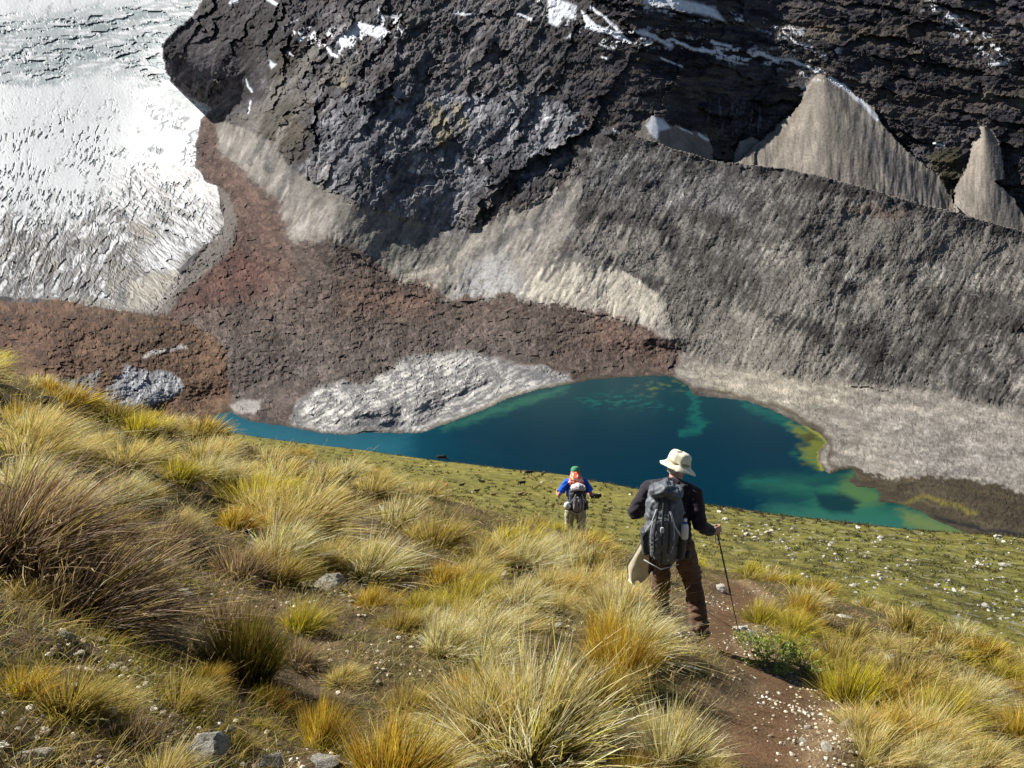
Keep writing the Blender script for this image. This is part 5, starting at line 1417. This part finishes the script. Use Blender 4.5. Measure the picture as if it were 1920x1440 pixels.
def hand(B, wrist, dirf, palm_n, curl=1.0, r=.0085, grip=None):
    """palm, four curled fingers and a thumb round a vertical grip"""
    w_ = np.array(wrist, float); d = np.array(dirf, float); d /= np.linalg.norm(d)
    n = np.array(palm_n, float); n -= d * (n @ d); n /= np.linalg.norm(n); s_ = np.cross(d, n)
    B.tube([w_, w_ + d * .045, w_ + d * .085], [(.026, .018), (.037, .015), (.039, .013)], side=s_)
    for i, (off, ln) in enumerate(((-.029, .9), (-.0098, 1.0), (.0098, .95), (.028, .78))):
        k0 = w_ + d * .083 + s_ * off
        a, b_, c = .036 * ln, .026 * ln, .020 * ln
        P = [k0]; ang = .45 * curl
        for L_, da in ((a, 0), (b_, 1.15 * curl), (c, 1.0 * curl)):
            ang += da; P.append(P[-1] + (d * math.cos(ang) + n * math.sin(ang)) * L_)
        B.tube(P, [r * 1.08, r, r * .92, r * .8], side=s_, m=10)
    t0 = w_ + d * .03 + s_ * -.03
    P = [t0, t0 + d * .022 - s_ * .018 + n * .016, t0 + d * .040 - s_ * .010 + n * .042, t0 + d * .050 + s_ * .008 + n * .055]
    B.tube(P, [r * 1.35, r * 1.25, r * 1.1, r * .9], side=s_, m=10)
    return w_ + d * .075 + n * .034       # centre of the grip

def hiker(S):
    T = np.array; root = empty('person', S['loc'], S['yaw']); root.scale = (S['sc'],) * 3; tag(root, S['label'], 'person')
    J = S['J']; Hc, Hr = T(J['head']), R3(S['hyaw'], S['hpitch'], S.get('hroll', 0))
    hp = lambda x, y, z: Hc + Hr @ T([x, y, z])
    B = Blob()
    # head with a face: looks towards +y of its own frame
    B.ell(hp(0, -.012, .035), (.076, .094, .088), Hr)
    B.ell(hp(0, .022, -.03), (.058, .072, .075), Hr)
    B.tube([hp(-.03, .055, -.085), hp(.03, .055, -.085)], [.022, .022])
    B.tube([hp(0, .088, .03), hp(0, .108, -.005), hp(0, .112, -.022)], [.009, .013, .015])
    B.tube([hp(-.03, .086, .036), hp(0, .094, .04), hp(.03, .086, .036)], [.011, .01, .011])
    B.tube([hp(-.02, .088, -.055), hp(.02, .088, -.055)], [.009, .009]); B.tube([hp(-.016, .086, -.068), hp(.016, .086, -.068)], [.01, .01])
    for sx in (-1, 1):
        B.ell(hp(sx * .077, -.005, -.008), (.011, .019, .031), Hr @ R3(0, 0, sx * .2))
        B.ell(hp(sx * .03, .078, -.012), (.022, .016, .02), Hr)
    B.tube([hp(0, -.012, -.03), T(J['neck']), T(J['chest']) + [0, 0, .1]], [.058, .057, .08])
    B.tube([J['chest'], J['pelvis']], [(.15, .10), (.14, .10)])
    for sd in ('R', 'L'):
        sh, el, wr_ = T(J['sh' + sd]), T(J['el' + sd]), T(J['wr' + sd])
        B.tube([T(J['chest']) + [0, 0, .12], sh, (sh + el) / 2, el, (el * .6 + wr_ * .4), wr_], [.06, .052, .046, .038, .038, .025])
        hip, kn, an = T(J['hip' + sd]), T(J['kn' + sd]), T(J['an' + sd])
        B.tube([T(J['pelvis']), hip, (hip + kn) / 2, kn, kn * .65 + an * .35, an], [.09, .085, .072, .052, .054, .035])
        toe = T(J['toe' + sd]); B.tube([an - [0, .02, .04], toe], [.035, .028])
    grips = {}
    for sd in ('R', 'L'):
        g_ = hand(B, J['wr' + sd], J['hd' + sd], J['hn' + sd]); grips[sd] = g_
    B.build('body', S['skin'], root, .0055, 3)
    for sx in (-1, 1):
        Blob().ell(hp(sx * .03, .086, .004), (.011, .011, .011), m=10, n=8).build('eye', M_whitep, root, 0)
    if S.get('hair'):
        b = Blob(); b.ell(hp(0, -.028, .022), (.081, .086, .078), Hr)
        for sx in (-1, 1): b.ell(hp(sx * .066, -.02, -.015), (.016, .035, .04), Hr)
        b.ell(hp(0, -.075, -.03), (.055, .022, .04), Hr)
        b.build('hair', S['hair'], root, .006, 2, wr=(.004, (60, 60, 20)))
    # upper garment
    B = Blob(); ch, pe = T(J['chest']), T(J['pelvis'])
    B.tube([pe + [0, 0, -.04], pe + [0, 0, .08], (ch + pe) / 2, ch, ch + [0, .005, .12], T(J['neck']) + [0, 0, -.055]],
           [(.178, .135), (.172, .13), (.17, .125), (.195, .13), (.175, .115), (.085, .08)])
    B.tube([T(J['shL']) + [.02, 0, 0], ch + [0, .02, .19], T(J['shR']) - [.02, 0, 0]], [(.075, .085), (.09, .10), (.075, .085)], side=(0, 0, 1), cap=.5)
    B.tube([T(J['shL']) + [.06, 0, .03], T(J['neck']) + [0, 0, -.035], T(J['shR']) + [-.06, 0, .03]], [.05, .07, .05])
    for sd in ('R', 'L'):
        sh, el, wr_ = T(J['sh' + sd]), T(J['el' + sd]), T(J['wr' + sd])
        if S.get('short'):
            B.tube([ch + [0, 0, .11], sh, sh * .5 + el * .5, sh * .32 + el * .68], [.08, .078, .074, .078], cap=.2)
        else:
            B.tube([sh * .8 + ch * .2 + [0, 0, .03], sh, (sh + el) / 2, el, (el + wr_) / 2, wr_ * .93 + el * .07], [.085, .085, .076, .068, .060, .048], cap=.6)
    B.build('shirt' if S.get('short') else 'jacket', S['top'], root, .009, 3, wr=(.009, (9, 9, 15)), seed=3)
    nk = T(J['neck'])
    B = Blob()
    for i in range(14):
        a0, a1 = i / 14 * 6.283, (i + 1) / 14 * 6.283
        B.tube([nk + [.072 * math.cos(a0), .068 * math.sin(a0), -.02 - .015 * math.sin(a0)], nk + [.072 * math.cos(a1), .068 * math.sin(a1), -.02 - .015 * math.sin(a1)]], [(.014, .03), (.014, .03)], side=(0, 0, 1))
    B.build('collar', S['collar'], root, .007, 3)
    # trousers
    B = Blob(); B.tube([pe + [0, 0, .05], pe, pe + [0, 0, -.07]], [(.165, .13), (.18, .145), (.17, .14)])
    for sd in ('R', 'L'):
        hip, kn, an = T(J['hip' + sd]), T(J['kn' + sd]), T(J['an' + sd])
        B.tube([pe + [0, 0, -.02], hip, (hip + kn) / 2, kn, (kn + an) / 2, an + (kn - an) * .10], [.11, .108, .100, .082, .080, .088], cap=.3)
    B.build('trousers', S['trouser'], root, .010, 2, wr=(.015, (8, 8, 20)), seed=5)
    for sd in ('R', 'L'):
        an, toe = T(J['an' + sd]), T(J['toe' + sd])
        B = Blob(); f = toe - an; f[2] = 0; f /= np.linalg.norm(f)
        B.tube([an + [0, 0, .06], an + [0, 0, -.02]], [.052, .055]); B.tube([an - f * .05 - [0, 0, .05], an + f * .06 - [0, 0, .045], toe], [(.045, .045), (.05, .045), (.045, .032)], side=np.cross(f, (0, 0, 1)))
        B.build('boot', S['boot'], root, .008, 2)
    return root, grips, hp, Hr

def xfm(root):
    M = Matrix.Translation(root.location) @ Euler(root.rotation_euler).to_matrix().to_4x4() @ Matrix.Scale(root.scale[0], 4)
    return lambda p: M @ Vector([float(v) for v in p])

def ring_strip(name, P, wd, th, mat, parent, nrm=(0, -1, 0), m=8):
    """flat strap along a path"""
    return Blob().tube(P, [(wd, th)] * len(P), side=np.cross(np.array(P[-1], float) - np.array(P[0], float), nrm), m=m, cap=.3).build(name, mat, parent, 0)

def pole(top, tip, label, grip_mat, shaft_mat, low_mat, rad=.008):
    top, tip = Vector(top), Vector(tip); r = empty('walking_pole', tip); tag(r, label, 'walking pole')
    v = top - tip; L = v.length; u = v.normalized(); z = lambda t: np.array(u * (L * t))
    up = np.array(u)
    Blob().tube([z(0) + up * .05, z(.48)], [rad * .62, rad * .68], m=10).build('lower_shaft', low_mat, r, 0)
    Blob().tube([z(.46), z(.98)], [rad, rad], m=10).build('upper_shaft', shaft_mat, r, 0)
    Blob().tube([z(.44), z(.475)], [rad * 1.4, rad * 1.4], m=10).build('clamp', grip_mat, r, 0)
    Blob().tube([z(1) - up * .11, z(1) - up * .05, z(1), z(1) + up * .035], [.013, .016, .015, .019], m=12).build('grip', grip_mat, r, 0)
    Blob().tube([z(0) + up * .055, z(0) + up * .063], [.024, .024], m=14, cap=.2).build('basket', M_black, r, 0)
    Blob().tube([z(0) - up * .01, z(0) + up * .055], [.002, .005], m=8).build('tip', M_alu, r, 0)
    a = np.array([.03, -.02, 0]); P = [z(1) + up * .02 + a * t - np.array([0, 0, 1]) * d for t, d in ((0, 0), (.9, .03), (1.2, .10), (.8, .17), (.2, .15), (-.1, .08), (0, .02))]
    Blob().tube(P, [(.009, .003)] * len(P), side=(0, 1, 0), m=8).build('strap', M_black, r, 0)
    return r

# ---- near hiker
x1, y1, z1 = hit(1312, 1176); y1 = min(y1, 8.2)
p1 = hit(1256, 1180)
H1 = dict(loc=p1, yaw=math.radians(-16), label='near hiker in cream bucket hat, dark jersey and brown trousers, seen from behind',
    sc=.96, hyaw=math.radians(-38), hpitch=math.radians(-24), hroll=math.radians(4), skin=M_skin, hair=M_hair, top=M_jack, trouser=M_trou, boot=M_boot, collar=M_vest,
    J=dict(head=(-.02,.19,1.585), neck=(-.035,.125,1.465), chest=(-.05,.06,1.25), pelvis=(-.02,0,.93),
      shR=(.15,.07,1.40), elR=(.23,-.02,1.12), wrR=(.33,.16,.99), hdR=(.8,.6,.12), hnR=(-.5,.7,-.1),
      shL=(-.26,.07,1.40), elL=(-.40,.10,1.12), wrL=(-.26,.34,1.10), hdL=(.6,.7,0), hnL=(.7,-.5,0),
      hipR=(.08,0,.88), knR=(.19,.09,.47), anR=(.30,-.10,.05), toeR=(.35,.06,-.03),
      hipL=(-.12,0,.88), knL=(-.13,.16,.46), anL=(-.11,.16,.02), toeL=(-.10,.36,-.05)))
root1, gr1, hp1, Hr1 = hiker(H1)
def lathe(prof, m=40, wob=None):
    V = []; F = []
    for i, (r, z) in enumerate(prof):
        for j in range(m):
            a = j / m * 2 * math.pi; q = 1 + (wob(i, a) if wob else 0)
            V.append((r * q * math.cos(a), r * q * math.sin(a), z + (wob(i, a) * .25 if wob else 0)))
    k = len(prof)
    for i in range(k - 1):
        for j in range(m): F.append((i*m + j, i*m + (j+1) % m, (i+1)*m + (j+1) % m, (i+1)*m + j))
    return V, F
def lathe_obj(name, prof, mat, parent, xf, m=40, wob=None):
    V, F = lathe(prof, m, wob); V = [tuple(xf(*v)) for v in V]
    me = bpy.data.meshes.new(name); me.from_pydata(V, [], F); me.materials.append(mat)
    me.polygons.foreach_set('use_smooth', np.ones(len(me.polygons), bool)); me.update()
    return link_mesh(name, me, parent)
hatx = lambda x, y, z: hp1(x * 1.04, y * 1.12 - .005 - z * .15, z * .95 + .036)
wob = lambda i, a: .035 * math.sin(2 * a + 1) + .02 * math.sin(5 * a + i) + (.03 * math.sin(7 * a) if i in (6, 7, 8) else 0)
hat = lathe_obj('hat', [(.098,-.01),(.13,-.026),(.160,-.048),(.163,-.052),(.160,-.044),(.130,-.018),(.103,.004),(.101,.03),(.097,.06),(.092,.092),(.080,.112),(.055,.122),(.02,.124),(.001,.124)], M_hat, root1, hatx, 48, wob)
lathe_obj('hat_band', [(.105,.002),(.107,.008),(.105,.022),(.101,.024)], M_hband, hat, lambda x, y, z: hatx(x * 1.01, y * 1.01, z), 48, wob)
Blob().tube([hp1(.02,-.075,.10), hp1(.06,-.06,.105), hp1(.085,-.02,.10)], [(.004, .012)] * 3, side=(0, 0, 1)).build('hat_crease', M_hband, hat, 0)

def pack(loc, yaw, label, P):
    r = empty('backpack', loc, yaw); r.scale = (P['sc'],) * 3; tag(r, label, 'backpack'); c = P['c']; T = lambda x, y, z: (c[0] + x, c[1] + y, c[2] + z)
    s = P.get('s', 1.0)
    B = Blob(); B.tube([T(.02,.03,-.30*s), T(.01,0,-.22*s), T(0,-.02,-.02), T(-.01,0,.18*s), T(-.01,.05,.27*s)], [(.13,.09),(.165,.12),(.175,.135),(.165,.12),(.13,.09)], cap=.5)
    body = B.build('main_bag', P['main'], r, .009, 3, wr=(.014, (9, 8, 13)), seed=P['seed'])
    B = Blob(); B.tube([T(-.10,-.04,.285*s), T(0,-.055,.32*s), T(.11,-.04,.28*s)], [(.10,.06),(.125,.07),(.09,.05)], side=(0, 1, 0), cap=.8)
    B.build('lid', P['lid'], r, .008, 3, wr=(.011, (16, 14, 18)), seed=P['seed'] + 1)
    B = Blob(); B.tube([T(.0,-.13,-.24*s), T(.0,-.155,-.12), T(.0,-.15,.08*s)], [(.10,.04),(.115,.05),(.085,.035)], cap=.6)
    B.build('front_pocket', P['pocket'], r, .008, 3, wr=(.008, (14, 12, 12)), seed=P['seed'] + 2)
    for sx in (-1, 1):
        B = Blob(); B.tube([T(sx*.155,-.02,-.26*s), T(sx*.17,-.03,-.08)], [(.04,.07),(.045,.075)], cap=.5)
        B.build('side_pocket', P['dark'], r, .008, 2, wr=(.005, (14, 12, 12)))
        ring_strip('shoulder_strap', [T(sx*.10,.04,.28*s), T(sx*.13,.12,.30*s), T(sx*.15,.22,.26*s), T(sx*.17,.27,.12*s), T(sx*.17,.22,-.05)], .032, .008, P['dark'], r)
        ring_strip('compression_strap', [T(sx*.06,-.165,.17*s), T(sx*.10,-.15,.05), T(sx*.155,-.10,-.06), T(sx*.18,-.02,-.10)], .009, .004, P['piping'], r)
        ring_strip('compression_strap', [T(sx*.05,-.13,.25*s), T(sx*.055,-.168,.12), T(sx*.07,-.20,-.04), T(sx*.06,-.20,-.20)], .010, .004, P['dark'], r)
        Blob().tube([T(sx*.10,.03,-.29*s), T(sx*.19,.10,-.29*s), T(sx*.20,.22,-.27*s)], [(.05,.03)]*3, side=(0, 0, 1)).build('hip_belt', P['dark'], r, .009, 2)
        Blob().ell(T(sx*.215,.10,-.29*s), (.035,.055,.05)).build('belt_pouch', P['dark'], r, .008, 2)
    for q in (-1, 1):
        ring_strip('piping', [T(q*.085,-.15,.10*s), T(q*.105,-.165,-.02), T(q*.10,-.17,-.14), T(q*.06,-.155,-.26*s)], .004, .004, P['piping'], r)
    ring_strip('front_strap', [T(0,-.12,.30*s), T(.0,-.17,.20*s), T(.0,-.195,.02), T(0,-.205,-.12), T(0,-.17,-.29*s)], .012, .004, P['dark'], r)
    Blob().ell(T(0,-.205,.02), (.018,.009,.028), p=.6).build('buckle', P['piping'], r, 0)
    ring_strip('haul_loop', [T(-.03,.08,.30*s), T(-.03,.06,.36*s), T(.03,.06,.36*s), T(.03,.08,.30*s)], .008, .004, P['dark'], r)
    Blob().tube([T(-.16,-.10,-.30*s), T(0,-.18,-.33*s), T(.15,-.10,-.30*s)], [.006]*3).build('lower_strap', P['piping'], r, 0)
    return r
pk1 = pack(p1, H1['yaw'], 'slate grey hiking backpack with straps on the back of the near hiker', dict(sc=.97, c=(-.08,-.18,1.16), main=M_packg, lid=M_packg, pocket=M_packg, dark=M_packd, piping=M_edge, seed=2, s=1.14))
# bottle in the side pocket
X1 = xfm(root1)
bt = empty('water_bottle', X1((.11,-.27,1.08)), H1['yaw']); tag(bt, 'white water bottle with blue collar in the side pocket of the slate grey backpack', 'bottle')
idn = lambda x, y, z: (x, y, z)
lathe_obj('bottle_body', [(.001,0),(.030,.003),(.034,.02),(.034,.10),(.030,.125),(.016,.145),(.014,.15)], M_bott, bt, idn, 20)
lathe_obj('collar', [(.017,.143),(.018,.146),(.018,.163),(.012,.165)], M_bluec, bt, idn, 20)
lathe_obj('cap', [(.012,.163),(.015,.166),(.015,.185),(.009,.192),(.001,.192)], M_whitep, bt, idn, 20)
# pale garment hanging at the hip
jk = empty('hanging_garment', X1((-.27,-.10,1.02)), H1['yaw']); jk.scale = (1.25, 1.2, 1.2); tag(jk, 'beige jacket tied at the left hip of the near hiker, hanging down', 'jacket')
def cloth_sheet(name, P, Q, mat, parent, th=.006, n=14, m=10, seed=1, fold=.02):
    """thick hanging cloth between two edges"""
    P, Q = np.array(P, float), np.array(Q, float); t = np.linspace(0, 1, n)
    ip = lambda A: np.stack([np.interp(t, np.linspace(0, 1, len(A)), A[:, i]) for i in range(3)], -1)
    A_, B_ = ip(P), ip(Q); s = np.linspace(0, 1, m)
    G = A_[:, None] * (1 - s)[None, :, None] + B_[:, None] * s[None, :, None]
    f = fold * (np.sin(s * 9 + seed)[None, :] * (.3 + t)[:, None]) + .01 * perlin(t[:, None] * 4 + 0 * s, s[None, :] * 5 + 0 * t[:, None], seed)
    G[..., 1] += f
    V0 = G.reshape(-1, 3); V1 = V0 + np.array([0, -th, 0]); N = len(V0)
    F = [tuple(q) for q in grid_faces(n, m)] + [tuple(q[::-1] + N) for q in grid_faces(n, m)]
    idx = np.arange(N).reshape(n, m); loop = list(idx[0]) + list(idx[1:, -1]) + list(idx[-1, ::-1][1:]) + list(idx[::-1, 0][1:-1])
    for i in range(len(loop)):
        a, b_ = loop[i], loop[(i + 1) % len(loop)]; F.append((b_, a, a + N, b_ + N))
    me = bpy.data.meshes.new(name); me.from_pydata(np.vstack([V0, V1]).tolist(), [], [tuple(int(v) for v in f_) for f_ in F]); me.materials.append(mat)
    me.polygons.foreach_set('use_smooth', np.ones(len(me.polygons), bool)); me.update()
    return link_mesh(name, me, parent)
cloth_sheet('garment_body', [(.02,-.05,.04),(-.05,-.06,-.12),(-.12,-.06,-.26),(-.10,-.05,-.40)], [(.08,-.06,.03),(.08,-.07,-.15),(.06,-.06,-.30),(.0,-.05,-.38)], M_beige, jk, seed=2)
cloth_sheet('sleeve', [(.06,-.08,.02),(.05,-.09,-.12),(.05,-.09,-.28)], [(.12,-.08,.02),(.12,-.09,-.12),(.10,-.09,-.28)], M_trou, jk, seed=4, fold=.03)
# poles
tipR = hit(1385, 1186)
pole(X1(gr1['R']), Vector(tipR), 'black walking pole planted on a flat stone, in the near hiker right hand', M_black, M_black, M_black)
gl = X1(gr1['L']); tl = hit(1302, 1128)
pole(gl, Vector(tl), 'second dark walking pole of the near hiker, seen between the legs', M_black, M_black, M_alu)
# blue scarf at the collar
Blob().tube([np.array(H1['J']['neck']) + q for q in ([-.03,-.085,-.02],[.04,-.08,-.035],[.10,-.03,-.05],[.12,.03,-.06])], [(.012,.02)]*4, side=(0,0,1)).build('scarf', M_navy, root1, 0)

# ---- far hiker
M_teal = cloth('blue_shirt', (.015, .10, .62), nscale=5, amt=.5)
M_khaki = cloth('khaki_trousers', (.34, .32, .23), nscale=12, amt=.3)
M_greenc = cloth('green_cap', (.06, .26, .14), nscale=30)
def orange_print():
    m, n, l, b = mat_new('orange_print')
    tc = n.new('ShaderNodeTexCoord'); t = n.new('ShaderNodeTexNoise'); t.inputs['Scale'].default_value = 16; t.inputs['Detail'].default_value = 3
    l.new(tc.outputs['Object'], t.inputs['Vector']); r = n.new('ShaderNodeValToRGB'); e = r.color_ramp.elements
    e[0].position = .5; e[0].color = (.85, .10, .03, 1); e[1].position = .58; e[1].color = (.85, .62, .50, 1); r.color_ramp.interpolation = 'EASE'
    l.new(t.outputs[0], r.inputs[0]); l.new(r.outputs[0], b.inputs['Base Color']); b.inputs['Roughness'].default_value = .85
    return m
M_orange = orange_print()
M_p2 = cloth('mauve_grey_fabric', (.30, .27, .30), nscale=14, amt=.3, rough=.6)
M_p2b = cloth('pale_grey_fabric', (.50, .46, .46), nscale=14, amt=.2, rough=.6)
p2 = hit(1080, 1020, near_z, 5, 40) or hit(1080, 1040)
D2 = 17.0; x2 = xr(1078, 1000) * D2; z2 = ratio(873) * (D2 + .1) - 1.74
p2 = (x2, D2, z2)
H2 = dict(loc=p2, yaw=math.radians(4), label='far hiker in green cap, orange neck cloth, blue shirt and khaki trousers',
    sc=1.0, hyaw=0, hpitch=math.radians(-20), skin=M_skin2, hair=None, top=M_teal, trouser=M_khaki, boot=M_boot, collar=M_teal, short=True,
    J=dict(head=(0,.11,1.575), neck=(0,.07,1.45), chest=(0,.02,1.24), pelvis=(.01,0,.93),
      shR=(.20,.03,1.40), elR=(.33,.00,1.13), wrR=(.30,.24,1.07), hdR=(-.1,1,.05), hnR=(-1,0,0),
      shL=(-.20,.03,1.40), elL=(-.35,.00,1.13), wrL=(-.36,.24,1.10), hdL=(.1,1,.05), hnL=(1,0,0),
      hipR=(.10,0,.88), knR=(.13,.03,.48), anR=(.15,-.08,.07), toeR=(.18,.12,.03),
      hipL=(-.10,0,.88), knL=(-.11,.12,.50), anL=(-.10,.18,.06), toeL=(-.10,.38,.0)))
root2, gr2, hp2, Hr2 = hiker(H2)
lathe_obj('cap', [(.092,-.01),(.096,.0),(.093,.03),(.082,.065),(.058,.09),(.025,.10),(.001,.101)], M_greenc, root2, lambda x, y, z: hp2(x, y - .01, z + .04), 32)
Blob().tube([hp2(-.05,.09,.045), hp2(0,.13,.04), hp2(.05,.09,.045)], [(.01,.04)]*3, side=(0,0,1)).build('cap_peak', M_greenc, root2, 0)
B = Blob(); B.ell(hp2(0,-.03,-.03), (.10,.09,.09)); B.tube([hp2(0,-.03,-.02), (0,0,1.48), (0,-.02,1.42)], [(.10,.09),(.14,.11),(.17,.10)])
B.build('neck_cloth', M_orange, root2, .009, 3, wr=(.010, (18, 14, 14)))
pk2 = pack(p2, H2['yaw'], 'mauve grey and black backpack on the back of the far hiker', dict(sc=1.0, c=(.01,-.20,1.15), main=M_packd, lid=M_p2b, pocket=M_p2, dark=M_packd, piping=M_edge, seed=7, s=.85))
X2 = xfm(root2)
sb = tag(empty('stuff_sack', X2((-.20,-.26,1.02)), 0), 'white rolled bag strapped at the left of the far hiker backpack', 'bag')
Blob().ell((0,0,0), (.075,.06,.075)).build('sack_body', M_whitep, sb, .008, 2, wr=(.006,(20,20,20)))
Blob().tube([(-.04,-.055,.03),(.04,-.058,-.03)], [.005, .005]).build('sack_cord', M_packd, sb, 0)
for sd, dx in (('R', .03), ('L', .05)):
    g_ = X2(gr2[sd]); tip = Vector((g_.x + dx, g_.y + .15, g_.z - 1.12))
    pole(g_, tip, f'light grey walking pole in the {"right" if sd == "R" else "left"} hand of the far hiker', M_black, M_alu, M_alu, .009)

# ---- cattle on the meadow
def coat(name, col, col2=None, sc=2.0, th=.5):
    m, n, l, b = mat_new(name)
    tc = n.new('ShaderNodeTexCoord'); t = n.new('ShaderNodeTexNoise'); t.inputs['Scale'].default_value = sc; t.inputs['Detail'].default_value = 1
    l.new(tc.outputs['Object'], t.inputs['Vector']); r = n.new('ShaderNodeValToRGB'); e = r.color_ramp.elements
    e[0].position = th - .02; e[0].color = (*col, 1); e[1].position = th + .02; e[1].color = (*(col2 or [c * 1.4 for c in col]), 1)
    l.new(t.outputs[0], r.inputs[0]); l.new(r.outputs[0], b.inputs['Base Color']); b.inputs['Roughness'].default_value = .85
    return m
C_blk = coat('black_coat', (.012, .010, .010)); C_bw = coat('black_white_coat', (.012, .010, .010), (.7, .68, .62), 1.6, .58)
C_or = coat('orange_coat', (.50, .17, .05)); C_br = coat('brown_coat', (.12, .05, .025)); C_tan = coat('tan_white_coat', (.30, .16, .08), (.6, .5, .4), 2, .55)
M_horn = plain('horn', (.45, .40, .30), .5, .4, 20, .1, 0)
def cow(px, py, Lpx, mat, label, rz, lying=False, graze=False):
    p = hit_m(px, py)
    if p is None: print('cow miss', px, py); return
    x, y, z = p; zc = y * CT - z * ST; s = 1.15 * Lpx * zc / FPX / 2.35
    r = empty('cow', (x, y, z - .03), rz); tag(r, label, 'cow'); r.scale = (s,) * 3
    B = Blob(); h = .55 if lying else 1.0
    B.tube([(-.85,0,h), (-.6,0,h+.02), (0,0,h-.04), (.45,0,h+.02), (.75,0,h+.06)], [(.24,.30),(.30,.34),(.36,.38),(.32,.40),(.22,.30)], side=(0,1,0))
    hx, hz = (1.25, .30 if graze else h + .35)
    B.tube([(.65,0,h+.08), (.95,0,(h + .1 + hz) / 2 + .1), (hx,0,hz+.06)], [(.20,.28),(.15,.2),(.12,.15)], side=(0,1,0))
    B.tube([(hx-.02,0,hz+.08), (hx+.18,0,hz-.02), (hx+.34,0,hz-.14)], [(.13,.15),(.10,.12),(.08,.08)], side=(0,1,0))
    for sy in (-1, 1): B.tube([(hx,sy*.12,hz+.12), (hx-.03,sy*.26,hz+.10)], [.04, .05])
    if lying:
        for sy in (-1, 1):
            B.tube([(.55,sy*.2,.35), (.75,sy*.32,.14), (.45,sy*.34,.08)], [.14,.08,.06]); B.tube([(-.55,sy*.2,.4), (-.35,sy*.38,.2), (-.7,sy*.4,.08)], [.2,.1,.06])
    else:
        for sy in (-1, 1):
            B.tube([(.5,sy*.18,.85), (.52,sy*.19,.48), (.50,sy*.19,.44), (.50,sy*.19,.05)], [.14,.075,.065,.055])
            B.tube([(-.62,sy*.17,.95), (-.50,sy*.19,.62), (-.70,sy*.19,.42), (-.64,sy*.19,.05)], [.20,.12,.065,.055])
        B.ell((-.45,0,.66), (.13,.13,.10))
    B.tube([(-.88,0,h+.12), (-1.0,0,h-.1), (-.98,0,h-.45)], [.035,.025,.05])
    B.build('body', mat, r, .035, 3)
    for sy in (-1, 1):
        Blob().tube([(hx-.02,sy*.09,hz+.18), (hx+.0,sy*.22,hz+.26), (hx+.06,sy*.24,hz+.38)], [.03,.022,.008], m=8).build('horn', M_horn, r, 0)
cow(828, 865, 18, C_blk, 'black cow standing on the brow of the meadow against the lake', math.radians(8), graze=True)
cow(992, 891, 15, C_blk, 'black cow standing near the lake edge, left one of two', math.radians(190), graze=True)
cow(1017, 894, 11, C_br, 'dark brown cow beside the black one near the lake edge', math.radians(60))
cow(904, 905, 12, C_blk, 'black cow lying in the middle of the meadow', math.radians(170), True)
cow(866, 911, 11, C_blk, 'black cow lying left of the middle one', math.radians(20), True)
cow(894, 922, 11, C_blk, 'black cow lying just below the middle one', math.radians(10), True)
cow(979, 911, 14, C_blk, 'black cow grazing left of the far hiker', math.radians(195), graze=True)
cow(976, 929, 13, C_tan, 'brown and cream cow lying left of the far hiker', math.radians(20), True)
cow(925, 930, 10, C_br, 'dark brown calf lying near the straw grass tops', math.radians(0), True)
cow(837, 915, 11, C_or, 'orange brown calf standing behind the straw grass tops', math.radians(75))
cow(1116, 935, 24, C_bw, 'black and white cow lying right of the far hiker', math.radians(185), True)
